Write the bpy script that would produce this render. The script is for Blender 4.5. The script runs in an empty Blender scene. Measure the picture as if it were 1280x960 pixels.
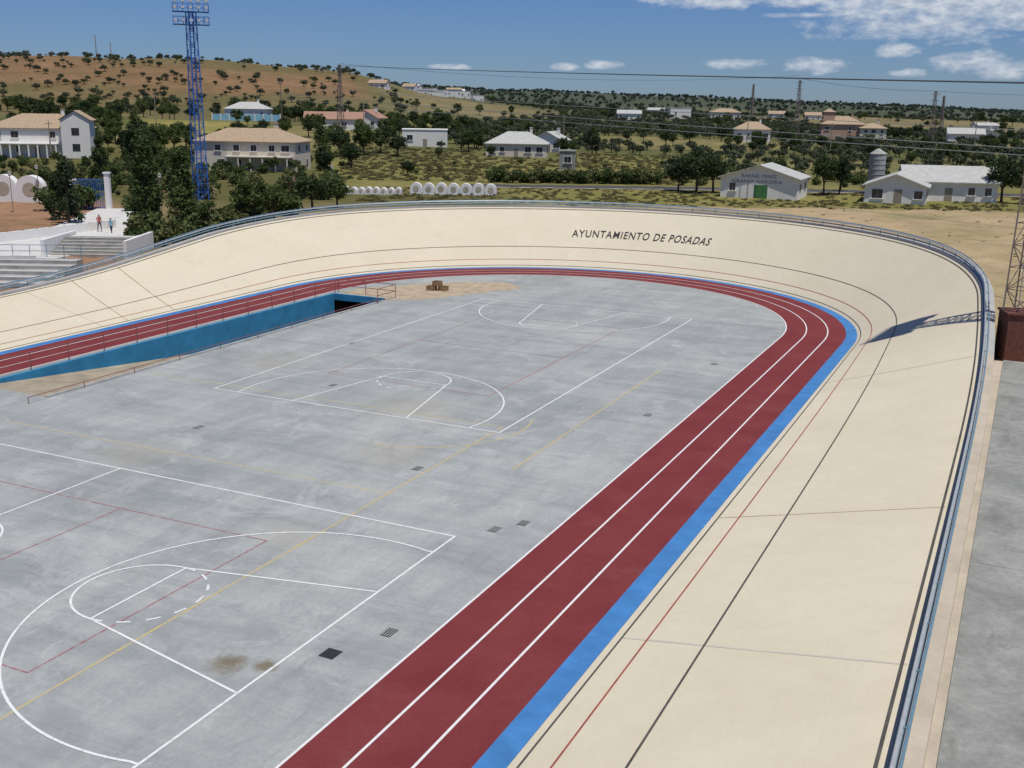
import bpy, bmesh, math, random
import numpy as np
from mathutils import Vector, Matrix
random.seed(7); rng=np.random.default_rng(7)
scene=bpy.context.scene
rad=math.radians
# ------------------------------------------------------------------ survey frame
YAW=rad(25.316); EX,EY,EZ=33.79,-38.56,13.21      # viewpoint on the stand
def W(l,d):
    """lateral / forward metres of the site survey -> world x,y"""
    return (EX+l*math.cos(YAW)-d*math.sin(YAW), EY+l*math.sin(YAW)+d*math.cos(YAW))
XC,R,YC,YC2=5.25,20.2,25.2,-62.0
BW=7.3; CROWN=0.6
# ------------------------------------------------------------------ terrain
def sm(a,b,x):
    t=np.clip((x-a)/(b-a),0,1); return t*t*(3-2*t)
def loopdist(x,y):
    yy=np.clip(y,YC2,YC); return np.hypot(x-XC,y-yy)-R
def terrain(x,y,cut=False):
    x=np.asarray(x,float); y=np.asarray(y,float)
    dx=x-EX; dy=y-EY
    l=dx*math.cos(YAW)+dy*math.sin(YAW); d=-dx*math.sin(YAW)+dy*math.cos(YAW)
    r=np.hypot(l,d); a=np.clip(np.arctan2(l,d),-1.0,1.0)
    u=640+1389*np.tan(a)
    zm=np.interp(u,[-400,0,400,640,900,1280,2000],[7,7,6,3,1.5,1,1])
    z1=np.interp(u,[-900,0,100,200,300,380,430,470,520,600,760,1280,2000],[40,39,39.5,38.5,36,33.5,31,27,20,13,7,5,5])
    z2=np.interp(u,[-900,0,300,480,600,700,860,1000,1150,1280,2000],[30,30,36,38,33,31,26,21,16,10,10])
    df=r*np.cos(np.clip(np.arctan2(l,d),-1.2,1.2))
    df=np.where(d>0,df,r)
    h=zm*sm(220,400,df)
    h=h+(z1-zm)*sm(400,760,df)
    h=h+(z2-z1)*sm(950,1800,df)
    h=h-45*sm(2100,6000,df)
    n=np.sin(x*0.021+1.3)*np.cos(y*0.017)+0.6*np.sin(x*0.053+y*0.037)+0.4*np.sin(x*0.11-y*0.09)
    h=h+n*(0.35*sm(200,420,df)+1.0*sm(450,900,df))
    ld=loopdist(x,y)
    mound=1.0*sm(6.9,7.7,ld)*sm(30,32.5,x)*(1-sm(24,46,y))*(1-sm(44,60,x))
    h=h+mound
    fine=0.05*np.sin(x*1.3+y*0.7)*np.sin(y*1.1-x*0.4)
    h=h+np.where(ld>7.5,fine*(1-sm(150,300,r)),0)
    if cut: h=np.where(ld<4.4,-5.0,h)
    return h
def T(x,y): return float(terrain(x,y))
# ------------------------------------------------------------------ materials
def newmat(name):
    m=bpy.data.materials.new(name); m.use_nodes=True
    nt=m.node_tree; b=nt.nodes['Principled BSDF']
    return m,nt,b
def N(nt,t,**k):
    n=nt.nodes.new(t)
    for a,v in k.items(): setattr(n,a,v)
    return n
def noise(nt,scale,detail=4,vec=None,rough=0.55,dist=0):
    n=N(nt,'ShaderNodeTexNoise'); n.inputs['Scale'].default_value=scale; n.inputs['Detail'].default_value=detail
    n.inputs['Roughness'].default_value=rough; n.inputs['Distortion'].default_value=dist
    if vec: nt.links.new(vec,n.inputs['Vector'])
    return n.outputs['Fac']
def ramp(nt,fac,stops):
    r=N(nt,'ShaderNodeValToRGB'); e=r.color_ramp.elements
    while len(e)<len(stops): e.new(0.5)
    for i,(p,c) in enumerate(stops):
        e[i].position=p; e[i].color=(c[0],c[1],c[2],1) if hasattr(c,'__len__') else (c,c,c,1)
    nt.links.new(fac,r.inputs[0]); return r.outputs[0]
def mixc(nt,fac,a,b,mode='MIX'):
    m=N(nt,'ShaderNodeMix',data_type='RGBA',blend_type=mode)
    for s,v in ((0,fac),(6,a),(7,b)):
        if hasattr(v,'is_linked'): nt.links.new(v,m.inputs[s])
        else: m.inputs[s].default_value=v if s==0 else (v[0],v[1],v[2],1)
    return m.outputs[2]
def mathn(nt,op,a,b=0.0,clamp=False):
    m=N(nt,'ShaderNodeMath',operation=op); m.use_clamp=clamp
    for i,v in enumerate((a,b)):
        if hasattr(v,'is_linked'): nt.links.new(v,m.inputs[i])
        else: m.inputs[i].default_value=v
    return m.outputs[0]
def pos(nt,scale=None,rot=0):
    g=N(nt,'ShaderNodeNewGeometry')
    if scale is None: return g.outputs['Position']
    mp=N(nt,'ShaderNodeMapping'); mp.inputs['Scale'].default_value=scale; mp.inputs['Rotation'].default_value=(0,0,rot)
    nt.links.new(g.outputs['Position'],mp.inputs[0]); return mp.outputs[0]
def bump(nt,b,h,strength=0.3,dist=0.02):
    n=N(nt,'ShaderNodeBump'); n.inputs['Strength'].default_value=strength; n.inputs['Distance'].default_value=dist
    nt.links.new(h,n.inputs['Height']); nt.links.new(n.outputs[0],b.inputs['Normal'])
def simple(name,col,rough=0.7,var=0.15,scale=3.0,metal=0.0,spec=0.3):
    m,nt,b=newmat(name)
    f=noise(nt,scale,6,pos(nt),0.65)
    c0=[c*(1-var) for c in col]; c1=[min(1,c*(1+var)) for c in col]
    nt.links.new(ramp(nt,f,[(0.3,c0),(0.7,c1)]),b.inputs['Base Color'])
    b.inputs['Roughness'].default_value=rough; b.inputs['Metallic'].default_value=metal
    b.inputs['Specular IOR Level'].default_value=spec
    return m
def painted(name,col,wear,wear_amt=0.5,rough=0.8,scale=2.5):
    """paint worn through to the surface below in patches"""
    m,nt,b=newmat(name); P=pos(nt)
    k=ramp(nt,noise(nt,scale,8,P,0.7),[(wear_amt-0.08,1.0),(wear_amt+0.12,0.0)])
    nt.links.new(mixc(nt,k,col,wear),b.inputs['Base Color']); b.inputs['Roughness'].default_value=rough; b.inputs['Specular IOR Level'].default_value=0.2
    return m
def concrete_infield():
    m,nt,b=newmat('infield_concrete'); P=pos(nt)
    base=ramp(nt,noise(nt,0.15,7,P,0.62,0.8),[(0.30,(0.295,0.312,0.305)),(0.5,(0.352,0.368,0.356)),(0.7,(0.41,0.42,0.40))])
    st=noise(nt,1.0,7,pos(nt,(0.10,0.85,1),0.25),0.68,0.4)
    c=mixc(nt,0.7,base,ramp(nt,st,[(0.3,(0.76,0.77,0.78)),(0.5,(1,1,1)),(0.7,(1.16,1.16,1.14))]),'MULTIPLY')
    st2=noise(nt,1.0,8,pos(nt,(0.9,0.16,1),-0.15),0.72)
    c=mixc(nt,0.6,c,ramp(nt,st2,[(0.35,(0.80,0.81,0.82)),(0.6,(1.08,1.08,1.07))]),'MULTIPLY')
    fine=noise(nt,7,7,P,0.78)
    c=mixc(nt,0.8,c,ramp(nt,fine,[(0.3,(0.82,0.82,0.82)),(0.7,(1.13,1.13,1.12))]),'MULTIPLY')
    d=ramp(nt,noise(nt,0.34,9,P,0.74,1.4),[(0.54,0.0),(0.62,0.38)])
    c=mixc(nt,d,c,(0.50,0.505,0.48))
    d=ramp(nt,noise(nt,1.1,9,pos(nt,(0.35,1,1),0.3),0.78,1.0),[(0.60,0.0),(0.66,0.42)])
    c=mixc(nt,d,c,(0.56,0.56,0.535))
    d=ramp(nt,noise(nt,0.22,8,pos(nt,(1,1,1),0.9),0.72,1.2),[(0.54,0.0),(0.63,0.45)])
    c=mixc(nt,d,c,(0.24,0.257,0.258))
    d=ramp(nt,noise(nt,0.9,9,pos(nt,(1,0.55,1),0.5),0.8,0.6),[(0.60,0.0),(0.70,0.5)])
    c=mixc(nt,d,c,(0.215,0.22,0.21))
    for (sx,sy,sr) in ((17.55,-20.1,0.62),(18.45,-19.8,0.42),(10,1.5,3.2),(12.5,-4.5,2.4),(-1,6,2.6),(14,-13,1.4),(4,-9,2.2)):
        v=N(nt,'ShaderNodeVectorMath',operation='DISTANCE'); nt.links.new(P,v.inputs[0]); v.inputs[1].default_value=(sx,sy,0)
        q=mathn(nt,'DIVIDE',v.outputs['Value'],sr)
        q=mathn(nt,'ADD',q,mathn(nt,'MULTIPLY',mathn(nt,'SUBTRACT',noise(nt,2.6 if sr<1 else 0.8,7,P,0.75),0.45),1.6))
        k=ramp(nt,q,[(0.35,0.85 if sr<1 else 0.35),(1.0,0.0)])
        c=mixc(nt,k,c,(0.17,0.135,0.075) if sr<1 else (0.38,0.35,0.27))
    br=N(nt,'ShaderNodeTexBrick'); br.offset=0.0; br.inputs['Scale'].default_value=1.0
    br.inputs['Brick Width'].default_value=6.0; br.inputs['Row Height'].default_value=6.0; br.inputs['Mortar Size'].default_value=0.012
    nt.links.new(P,br.inputs['Vector'])
    c=mixc(nt,mathn(nt,'MULTIPLY',br.outputs['Fac'],0.30),c,(0.17,0.18,0.18))
    nt.links.new(c,b.inputs['Base Color'])
    nt.links.new(ramp(nt,noise(nt,0.5,5,P),[(0.3,0.6),(0.7,0.85)]),b.inputs['Roughness'])
    b.inputs['Specular IOR Level'].default_value=0.3
    bump(nt,b,fine,0.3,0.012)
    return m
def bank_mat():
    m,nt,b=newmat('bank_cream_paint'); P=pos(nt)
    c=ramp(nt,noise(nt,0.25,7,P,0.6,0.3),[(0.3,(0.640,0.572,0.425)),(0.7,(0.695,0.626,0.480))])
    c=mixc(nt,0.7,c,ramp(nt,noise(nt,1.6,7,pos(nt,(1,1,3)),0.72),[(0.3,(0.94,0.94,0.93)),(0.7,(1.03,1.03,1.03))]),'MULTIPLY')
    c=mixc(nt,0.8,c,ramp(nt,noise(nt,24,4,P,0.75),[(0.3,(0.90,0.90,0.89)),(0.7,(1.05,1.05,1.05))]),'MULTIPLY')
    dk=ramp(nt,noise(nt,0.5,9,P,0.76,0.8),[(0.55,0.0),(0.70,0.35)])
    c=mixc(nt,dk,c,(0.54,0.48,0.36))
    nt.links.new(c,b.inputs['Base Color']); b.inputs['Roughness'].default_value=0.85; b.inputs['Specular IOR Level'].default_value=0.15
    bump(nt,b,noise(nt,14,4,P,0.7),0.35,0.02)
    return m
def red_mat():
    m,nt,b=newmat('red_running_paint'); P=pos(nt)
    c=ramp(nt,noise(nt,0.5,7,P,0.65,0.4),[(0.3,(0.168,0.030,0.033)),(0.7,(0.208,0.044,0.045))])
    c=mixc(nt,0.8,c,ramp(nt,noise(nt,10,6,P,0.75),[(0.3,(0.86,0.86,0.86)),(0.7,(1.13,1.13,1.13))]),'MULTIPLY')
    dk=ramp(nt,noise(nt,0.35,9,P,0.76),[(0.54,0.0),(0.74,0.45)])
    c=mixc(nt,dk,c,(0.23,0.085,0.075))
    nt.links.new(c,b.inputs['Base Color']); b.inputs['Roughness'].default_value=0.85; b.inputs['Specular IOR Level'].default_value=0.15
    return m
def terrain_mat():
    m,nt,b=newmat('terrain_soil_and_grass'); P=pos(nt)
    at=N(nt,'ShaderNodeVertexColor'); at.layer_name='Col'
    c=at.outputs[0]
    c=mixc(nt,0.9,c,ramp(nt,noise(nt,0.03,8,P,0.7),[(0.3,(0.66,0.74,0.60)),(0.7,(1.3,1.2,1.22))]),'MULTIPLY')
    c=mixc(nt,0.9,c,ramp(nt,noise(nt,0.3,8,P,0.75),[(0.3,(0.7,0.72,0.68)),(0.7,(1.25,1.22,1.2))]),'MULTIPLY')
    c=mixc(nt,0.8,c,ramp(nt,noise(nt,3.5,5,P,0.75),[(0.3,(0.72,0.73,0.7)),(0.7,(1.22,1.2,1.18))]),'MULTIPLY')
    nt.links.new(c,b.inputs['Base Color']); b.inputs['Roughness'].default_value=0.95; b.inputs['Specular IOR Level'].default_value=0.05
    bump(nt,b,noise(nt,2.5,6,P,0.7),0.6,0.15)
    return m
def crown_mat():
    m,nt,b=newmat('parapet_concrete'); P=pos(nt)
    s=N(nt,'ShaderNodeSeparateXYZ'); nt.links.new(P,s.inputs[0])
    k=mathn(nt,'MULTIPLY',mathn(nt,'SUBTRACT',s.outputs[0],31.0,True),mathn(nt,'SUBTRACT',16.0,s.outputs[1],True),True)
    f=noise(nt,0.9,8,P,0.7)
    g=ramp(nt,f,[(0.3,(0.33,0.33,0.315)),(0.7,(0.45,0.445,0.42))]); s2=ramp(nt,f,[(0.3,(0.40,0.345,0.265)),(0.7,(0.54,0.47,0.37))])
    nt.links.new(mixc(nt,k,g,s2),b.inputs['Base Color']); b.inputs['Roughness'].default_value=0.9
    return m
def apron_mat():
    m,nt,b=newmat('apron_concrete'); P=pos(nt)
    c=ramp(nt,noise(nt,0.5,9,P,0.72,0.8),[(0.3,(0.19,0.195,0.175)),(0.5,(0.265,0.268,0.245)),(0.7,(0.36,0.355,0.325))])
    c=mixc(nt,0.9,c,ramp(nt,noise(nt,6,7,P,0.78),[(0.3,(0.75,0.75,0.75)),(0.7,(1.2,1.2,1.18))]),'MULTIPLY')
    c=mixc(nt,ramp(nt,noise(nt,0.8,9,pos(nt,(1,0.4,1)),0.78),[(0.54,0.0),(0.64,0.6)]),c,(0.16,0.155,0.135))
    nt.links.new(c,b.inputs['Base Color']); b.inputs['Roughness'].default_value=0.9; bump(nt,b,noise(nt,6,6,P,0.75),0.3,0.01)
    return m
def leaf_mat(name,c0,c1,tr=0.25):
    m,nt,b=newmat(name)
    oi=N(nt,'ShaderNodeObjectInfo'); P=pos(nt)
    f=mathn(nt,'ADD',mathn(nt,'MULTIPLY',oi.outputs['Random'],0.4),mathn(nt,'MULTIPLY',noise(nt,0.9,4,P,0.7),0.7))
    c=ramp(nt,f,[(0.25,c0),(0.8,c1)])
    nt.links.new(c,b.inputs['Base Color']); b.inputs['Roughness'].default_value=0.6; b.inputs['Specular IOR Level'].default_value=0.2
    t=N(nt,'ShaderNodeBsdfTranslucent'); nt.links.new(c,t.inputs[0])
    mx=N(nt,'ShaderNodeMixShader'); mx.inputs[0].default_value=tr
    nt.links.new(b.outputs[0],mx.inputs[1]); nt.links.new(t.outputs[0],mx.inputs[2])
    nt.links.new(mx.outputs[0],nt.nodes['Material Output'].inputs[0])
    return m
M={}
M['infield']=concrete_infield(); M['bank']=bank_mat(); M['red']=red_mat(); M['terrain']=terrain_mat(); M['parapet']=crown_mat(); M['apron']=apron_mat()
M['blueband']=simple('blue_band_paint',(0.055,0.200,0.455),0.8,0.18,1.2)
M['white']=painted('white_line_paint',(0.76,0.77,0.75),(0.48,0.49,0.48),0.38,0.7,6)
M['whitetrack']=simple('white_lane_paint',(0.74,0.72,0.70),0.7,0.1,4)
M['yellow']=painted('faded_yellow_paint',(0.56,0.44,0.17),(0.42,0.39,0.29),0.47,0.8,3)
M['redline']=painted('faded_red_paint',(0.34,0.12,0.13),(0.37,0.34,0.34),0.42,0.8,3)
M['black']=simple('black_line_paint',(0.09,0.085,0.075),0.8,0.3,2)
M['bankred']=simple('bank_red_line',(0.33,0.09,0.06),0.8,0.3,2)
M['textblack']=simple('lettering_paint',(0.035,0.035,0.035),0.8,0.2,4)
M['signgrey']=simple('faded_sign_paint',(0.20,0.22,0.24),0.8,0.3,4)
M['seam']=simple('bank_seam',(0.42,0.33,0.22),0.9,0.3,1.5)
M['seam2']=simple('bank_seam_pale',(0.56,0.51,0.43),0.9,0.1,1.5)
M['crown']=simple('grey_concrete',(0.36,0.355,0.33),0.85,0.22,1.1)
M['sandcon']=simple('beige_concrete',(0.45,0.39,0.30),0.9,0.18,0.8)
M['railblue']=simple('rail_light_blue',(0.17,0.29,0.36),0.45,0.15,5,0.2,0.5)
M['railwhite']=simple('rail_galvanised',(0.52,0.55,0.55),0.4,0.12,5,0.3,0.5)
M['railred']=simple('rail_dark_red',(0.26,0.10,0.09),0.5,0.15,5)
M['pitblue']=simple('ramp_wall_blue',(0.035,0.22,0.40),0.75,0.2,1.0)
M['pitfloor']=simple('ramp_floor',(0.34,0.29,0.21),0.9,0.25,1.0)
M['dirt']=simple('dirt',(0.42,0.34,0.235),0.95,0.25,1.5)
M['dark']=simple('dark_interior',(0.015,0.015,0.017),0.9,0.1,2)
M['twblue']=simple('tower_blue_paint',(0.045,0.16,0.50),0.5,0.15,3)
M['twgrey']=simple('tower_galvanised',(0.24,0.20,0.175),0.6,0.2,3,0.2)
M['lamp']=simple('floodlight_glass',(0.55,0.58,0.6),0.2,0.1,3)
M['brown']=simple('brown_brick',(0.15,0.06,0.042),0.9,0.3,6)
M['grate']=simple('drain_iron',(0.05,0.05,0.05),0.6,0.2,8,0.3)
M['wood']=simple('wood',(0.30,0.19,0.10),0.8,0.3,6)
M['wallwhite']=simple('white_render',(0.78,0.76,0.71),0.85,0.06,1)
M['wallcream']=simple('cream_render',(0.66,0.60,0.49),0.85,0.08,1)
M['wallpink']=simple('brick_render',(0.50,0.32,0.23),0.85,0.1,1)
M['roofterra']=simple('terracotta_tiles',(0.40,0.30,0.20),0.9,0.25,2.5)
M['roofred']=simple('red_tiles',(0.36,0.21,0.15),0.9,0.25,2.5)
M['roofgrey']=simple('fibre_cement_roof',(0.46,0.46,0.43),0.85,0.15,1.5)
M['glass']=simple('window_glass',(0.03,0.035,0.045),0.15,0.2,1,0,0.6)
M['frame']=simple('window_frame',(0.30,0.26,0.20),0.6,0.1,2)
M['trimw']=simple('trim_white',(0.8,0.79,0.76),0.7,0.05,2)
M['green']=simple('green_door',(0.07,0.20,0.07),0.6,0.15,2)
M['bark']=simple('bark',(0.10,0.075,0.05),0.95,0.3,6)
M['asphalt']=simple('asphalt',(0.075,0.075,0.075),0.9,0.2,2)
M['wire']=simple('cable',(0.10,0.11,0.12),0.6,0.1,2)
M['wirelight']=simple('bare_cable',(0.34,0.36,0.36),0.5,0.1,2,0.3)
M['pool']=simple('pale_blue_tiles',(0.25,0.50,0.62),0.4,0.1,2)
M['plaza']=simple('white_paving',(0.60,0.585,0.55),0.85,0.15,0.5)
M['leaf_round']=leaf_mat('foliage_broadleaf',(0.042,0.070,0.019),(0.11,0.142,0.043))
M['leaf_dark']=leaf_mat('foliage_conifer',(0.022,0.040,0.016),(0.056,0.084,0.030))
M['leaf_olive']=leaf_mat('foliage_olive',(0.046,0.062,0.034),(0.105,0.122,0.066),0.2)
M['leaf_far_haze']=leaf_mat('foliage_far_olive_hazed',(0.052,0.075,0.052),(0.085,0.110,0.078),0.2)  # distant olives, bluish air haze mixed into the leaf colour
M['leaf_pale']=leaf_mat('foliage_shrub',(0.080,0.105,0.032),(0.18,0.19,0.075))
M['leaf_dry']=leaf_mat('dry_weeds',(0.15,0.145,0.055),(0.26,0.235,0.105),0.4)
M['flower']=leaf_mat('oleander_flowers',(0.35,0.16,0.17),(0.5,0.30,0.29))
M['skin']=simple('skin',(0.45,0.26,0.18),0.6,0.05,5)
M['hair']=simple('hair',(0.03,0.02,0.015),0.7,0.1,8)
M['shirt']=simple('red_shirt',(0.45,0.13,0.10),0.85,0.05,8)
M['trouser']=simple('dark_trousers',(0.05,0.06,0.10),0.85,0.1,8)
M['shoe']=simple('shoes',(0.03,0.025,0.02),0.6,0.1,8)
# ------------------------------------------------------------------ mesh builder
class MB:
    def __init__(s): s.v=[]; s.f=[]; s.m=[]; s.mats=[]
    def mi(s,mat):
        if mat not in s.mats: s.mats.append(mat)
        return s.mats.index(mat)
    def add(s,vs,fs,mat):
        o=len(s.v); s.v+= [tuple(p) for p in vs]; k=s.mi(mat)
        for f in fs: s.f.append([i+o for i in f]); s.m.append(k)
    def box(s,c,size,mat,rz=0):
        cx,cy,cz=c; a,b,h=[q/2 for q in size]; co,si=math.cos(rz),math.sin(rz); vs=[]
        for z in (-h,h):
            for x,y in ((-a,-b),(a,-b),(a,b),(-a,b)): vs.append((cx+x*co-y*si,cy+x*si+y*co,cz+z))
        s.add(vs,[(3,2,1,0),(4,5,6,7),(0,1,5,4),(1,2,6,5),(2,3,7,6),(3,0,4,7)],mat)
    def beam(s,p,q,r,mat,n=4,r2=None,cap=True):
        p=Vector(p);q=Vector(q);d=(q-p)
        if d.length<1e-6: return
        d.normalize(); u=d.cross(Vector((0,0,1)) if abs(d.z)<0.9 else Vector((1,0,0))).normalized(); w=d.cross(u)
        r2=r if r2 is None else r2; vs=[]
        for c,rr in ((p,r),(q,r2)):
            for i in range(n):
                a=2*math.pi*(i+0.5)/n; vs.append(c+u*math.cos(a)*rr+w*math.sin(a)*rr)
        fs=[(i,(i+1)%n,n+(i+1)%n,n+i) for i in range(n)]
        if cap: fs+= [tuple(range(n))[::-1],tuple(range(n,2*n))]
        s.add(vs,fs,mat)
    def tube(s,pts,r,mat,n=8,closed=False):
        P=[Vector(p) for p in pts]; m=len(P); o=len(s.v); k=s.mi(mat)
        for i,p in enumerate(P):
            if closed: t=(P[(i+1)%m]-P[i-1])
            else: t=P[min(i+1,m-1)]-P[max(i-1,0)]
            t.normalize(); u=t.cross(Vector((0,0,1))).normalized(); w=u.cross(t)
            for j in range(n):
                a=2*math.pi*j/n; s.v.append(tuple(p+u*math.cos(a)*r+w*math.sin(a)*r))
        for i in range(m if closed else m-1):
            i2=(i+1)%m
            for j in range(n):
                s.f.append([o+i*n+j,o+i*n+(j+1)%n,o+i2*n+(j+1)%n,o+i2*n+j]); s.m.append(k)
    def obj(s,name,parent=None,smooth=False,loc=None,rz=0):
        me=bpy.data.meshes.new(name); me.from_pydata(s.v,[],s.f); 
        for m in s.mats: me.materials.append(M[m] if isinstance(m,str) else m)
        me.polygons.foreach_set('material_index',s.m)
        if smooth: me.polygons.foreach_set('use_smooth',[True]*len(me.polygons))
        me.update()
        o=bpy.data.objects.new(name,me); scene.collection.objects.link(o)
        if loc: o.location=loc
        o.rotation_euler[2]=rz
        if parent: o.parent=parent
        return o
def empty(name,loc=(0,0,0),rz=0):
    e=bpy.data.objects.new(name,None); scene.collection.objects.link(e); e.location=loc; e.rotation_euler[2]=rz
    e.empty_display_size=0.2; return e
# ------------------------------------------------------------------ ground sheet
def build_terrain():
    angs=np.radians(np.concatenate([np.arange(-42,42,0.28),np.arange(42,318,1.5)]))
    rs=[2.0]
    while rs[-1]<9000: rs.append(rs[-1]*1.0145 if rs[-1]>25 else rs[-1]*1.06)
    rs=np.array(rs); na,nr=len(angs),len(rs)
    A,Rr=np.meshgrid(angs,rs)
    l=Rr*np.sin(A); d=Rr*np.cos(A)
    x=EX+l*math.cos(YAW)-d*math.sin(YAW); y=EY+l*math.sin(YAW)+d*math.cos(YAW)
    z=terrain(x,y,cut=True)
    V=np.stack([x,y,z],-1).reshape(-1,3)
    V=np.vstack([V,[[EX,EY,float(terrain(EX,EY))]]])
    idx=np.arange(nr*na).reshape(nr,na)
    a=idx[:-1,:]; b=np.roll(idx,-1,1)[:-1,:]; c=np.roll(idx,-1,1)[1:,:]; e=idx[1:,:]
    F=np.stack([a,b,c,e],-1).reshape(-1,4)[:, ::-1].tolist()
    cen=len(V)-1
    F+=[[cen,int(idx[0,(i+1)%na]),int(idx[0,i])] for i in range(na)]
    me=bpy.data.meshes.new('ground'); me.from_pydata(V.tolist(),[],F); me.update()
    lx=l.ravel(); dd=d.ravel(); u=640+1389*np.tan(np.clip(np.arctan2(lx,dd),-0.9,0.9))
    X=x.ravel();Y=y.ravel()
    wob=18*np.sin(X*0.05)+14*np.sin(Y*0.043+1)+10*np.sin((X+Y)*0.11)
    wo2=np.sin(X*0.31+Y*0.13)+np.sin(Y*0.27-X*0.19+1)
    col=np.zeros((len(lx),3))
    def put(mask,c): 
        m=np.clip(mask,0,1)[:,None]; col[:]=col*(1-m)+np.array(c)*m
    put(np.ones(len(lx)),(0.125,0.12,0.05))
    right=sm(560,680,u+wob)
    put((dd<30)*1.0,(0.36,0.30,0.2))
    put((1-right)*(1-sm(135,150,dd)),(0.22,0.175,0.10))
    put((1-sm(90,150,u+wob))*(1-sm(140,150,dd)),(0.29,0.18,0.115))
    put(sm(380,440,u+wob*0.6)*sm(165,172,dd)*(1-sm(285,310,dd+wob*0.4)),(0.215,0.20,0.078))
    put(sm(820,900,u+wob)*sm(188,196,dd)*(1-sm(285,310,dd+wob*0.4)),(0.18,0.17,0.078))
    put(sm(250,290,dd+wob*0.5)*(1-sm(400,450,dd)),(0.125,0.13,0.058))
    put(sm(250,290,dd)*(1-sm(400,450,dd))*sm(0.0,0.4,np.sin(X*0.035+1)*np.cos(Y*0.03)),(0.215,0.19,0.09))
    put(sm(140,190,u)*(1-sm(280,330,u))*sm(300,320,dd)*(1-sm(370,390,dd)),(0.26,0.235,0.085))
    put(sm(440,470,u)*(1-sm(620,660,u))*sm(400,420,dd+wob)*(1-sm(520,550,dd)),(0.23,0.215,0.08))
    hill=sm(395,440,dd+wob)*(1-sm(800,900,dd))*(1-sm(410,500,u+wob*1.4))
    put(hill,(0.225,0.145,0.085))
    put(hill*sm(0.1,0.6,np.sin(X*0.013+1)*np.cos(Y*0.011)),(0.165,0.135,0.07))
    put(hill*(1-sm(500,560,dd+wob))*0.7,(0.14,0.135,0.065))
    put(sm(430,520,u)*sm(430,500,dd),(0.115,0.12,0.065))
    put(sm(430,520,u)*sm(470,560,dd)*sm(0.15,0.4,np.sin(X*0.011+2)*np.cos(Y*0.009+X*0.004)),(0.21,0.18,0.10))
    put(sm(900,1300,dd)*sm(400,500,u),(0.083,0.100,0.072))
    put(sm(1500,2200,dd),(0.065,0.088,0.080))  # far ridges: distance haze painted as a blue tint in the vertex colour
    put(right*(1-sm(146,152,dd+wo2*1.5)),(0.43,0.335,0.215))
    put(right*(1-sm(140,150,dd))*sm(0.5,1.4,wo2),(0.37,0.30,0.18))
    put(sm(600,660,u)*sm(147,152,dd+wo2*1.2)*(1-sm(176,180,dd)),(0.22,0.205,0.075))
    cols=np.ones((len(V),4)); cols[:-1,:3]=col; cols[-1,:3]=(0.3,0.27,0.2)
    at=me.color_attributes.new('Col','FLOAT_COLOR','POINT'); at.data.foreach_set('color',cols.ravel())
    me.polygons.foreach_set('use_smooth',[True]*len(me.polygons))
    me.materials.append(M['terrain'])
    o=bpy.data.objects.new('ground',me); scene.collection.objects.link(o)
build_terrain()
# ------------------------------------------------------------------ velodrome stations
TQ=[-5,2,7,13,18,23,25.2,28.7,32.2,37.5,45,57]; TT=[10.5,10.6,11.3,14,18.5,24.5,27.2,31.5,34.8,36.8,37.5,37.8]
TT=[rad(t) for t in TT]
def theta(q):
    return sum(np.interp(q+o,TQ,TT) for o in (-3,-1.5,0,1.5,3))/5
ST=[]
def addst():
    ys=np.arange(YC2,YC,0.8)
    for y in ys:
        q=max(y,YC2+YC-y); ST.append((XC+R,y,1,0,theta(q)))
    for a in np.arange(0,180,1.5):
        aa=rad(a); q=YC+R*min(aa,math.pi-aa); ST.append((XC+R*math.cos(aa),YC+R*math.sin(aa),math.cos(aa),math.sin(aa),theta(q)))
    for y in ys[::-1]+ (YC-ys[-1]):
        q=max(y,YC2+YC-y); ST.append((XC-R,y,-1,0,theta(q)))
    for a in np.arange(180,360,1.5):
        aa=rad(a); b=aa-math.pi; q=YC+R*min(b,math.pi-b); ST.append((XC+R*math.cos(aa),YC2+R*math.sin(aa),math.cos(aa),math.sin(aa),theta(q)))
addst()
def bp(st,s,lift=0.0):
    x,y,nx,ny,t=st
    if s<=0: return (x+nx*s,y+ny*s,lift)
    c,si=math.cos(t),math.sin(t)
    return (x+nx*(s*c-lift*si),y+ny*(s*c-lift*si),s*si+lift*c)
def strip(mb,ss,lift,mat):
    n=len(ST); vs=[]; k=len(ss)
    for st in ST:
        for s in ss: vs.append(bp(st,s,lift))
    fs=[]
    for i in range(n):
        j=(i+1)%n
        for a in range(k-1): fs.append((i*k+a,i*k+a+1,j*k+a+1,j*k+a)[::-1])
    mb.add(vs,fs,mat)
vel=empty('velodrome')
b=MB(); strip(b,[0,0.3,1,2,3,4,5,6,7,BW],0,'bank'); b.obj('banked_track',vel,True)
b=MB()
n=len(ST); vs=[]
for st in ST:
    e=bp(st,BW); x,y,nx,ny,t=st
    for off,z in ((0.002,e[2]-0.3),(0.002,e[2]+0.16),(CROWN,e[2]+0.12),(CROWN+0.02,-1.5)):
        vs.append((e[0]+nx*off,e[1]+ny*off,z))
fs=[]
for i in range(n):
    j=(i+1)%n
    for a in range(3): fs.append((i*4+a,i*4+a+1,j*4+a+1,j*4+a)[::-1])
b.add(vs,fs,'parapet'); b.obj('outer_parapet',vel)
b=MB(); strip(b,[-4.17,-0.62],0.006,'red'); b.obj('running_lanes',vel)
b=MB(); strip(b,[-0.64,0.0],0.010,'blueband'); b.obj('blue_band',vel)
b=MB()
for s in (-4.2,-2.98,-1.72): strip(b,[s-0.03,s+0.04],0.014,'whitetrack')
b.obj('lane_lines',vel)
b=MB()
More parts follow.
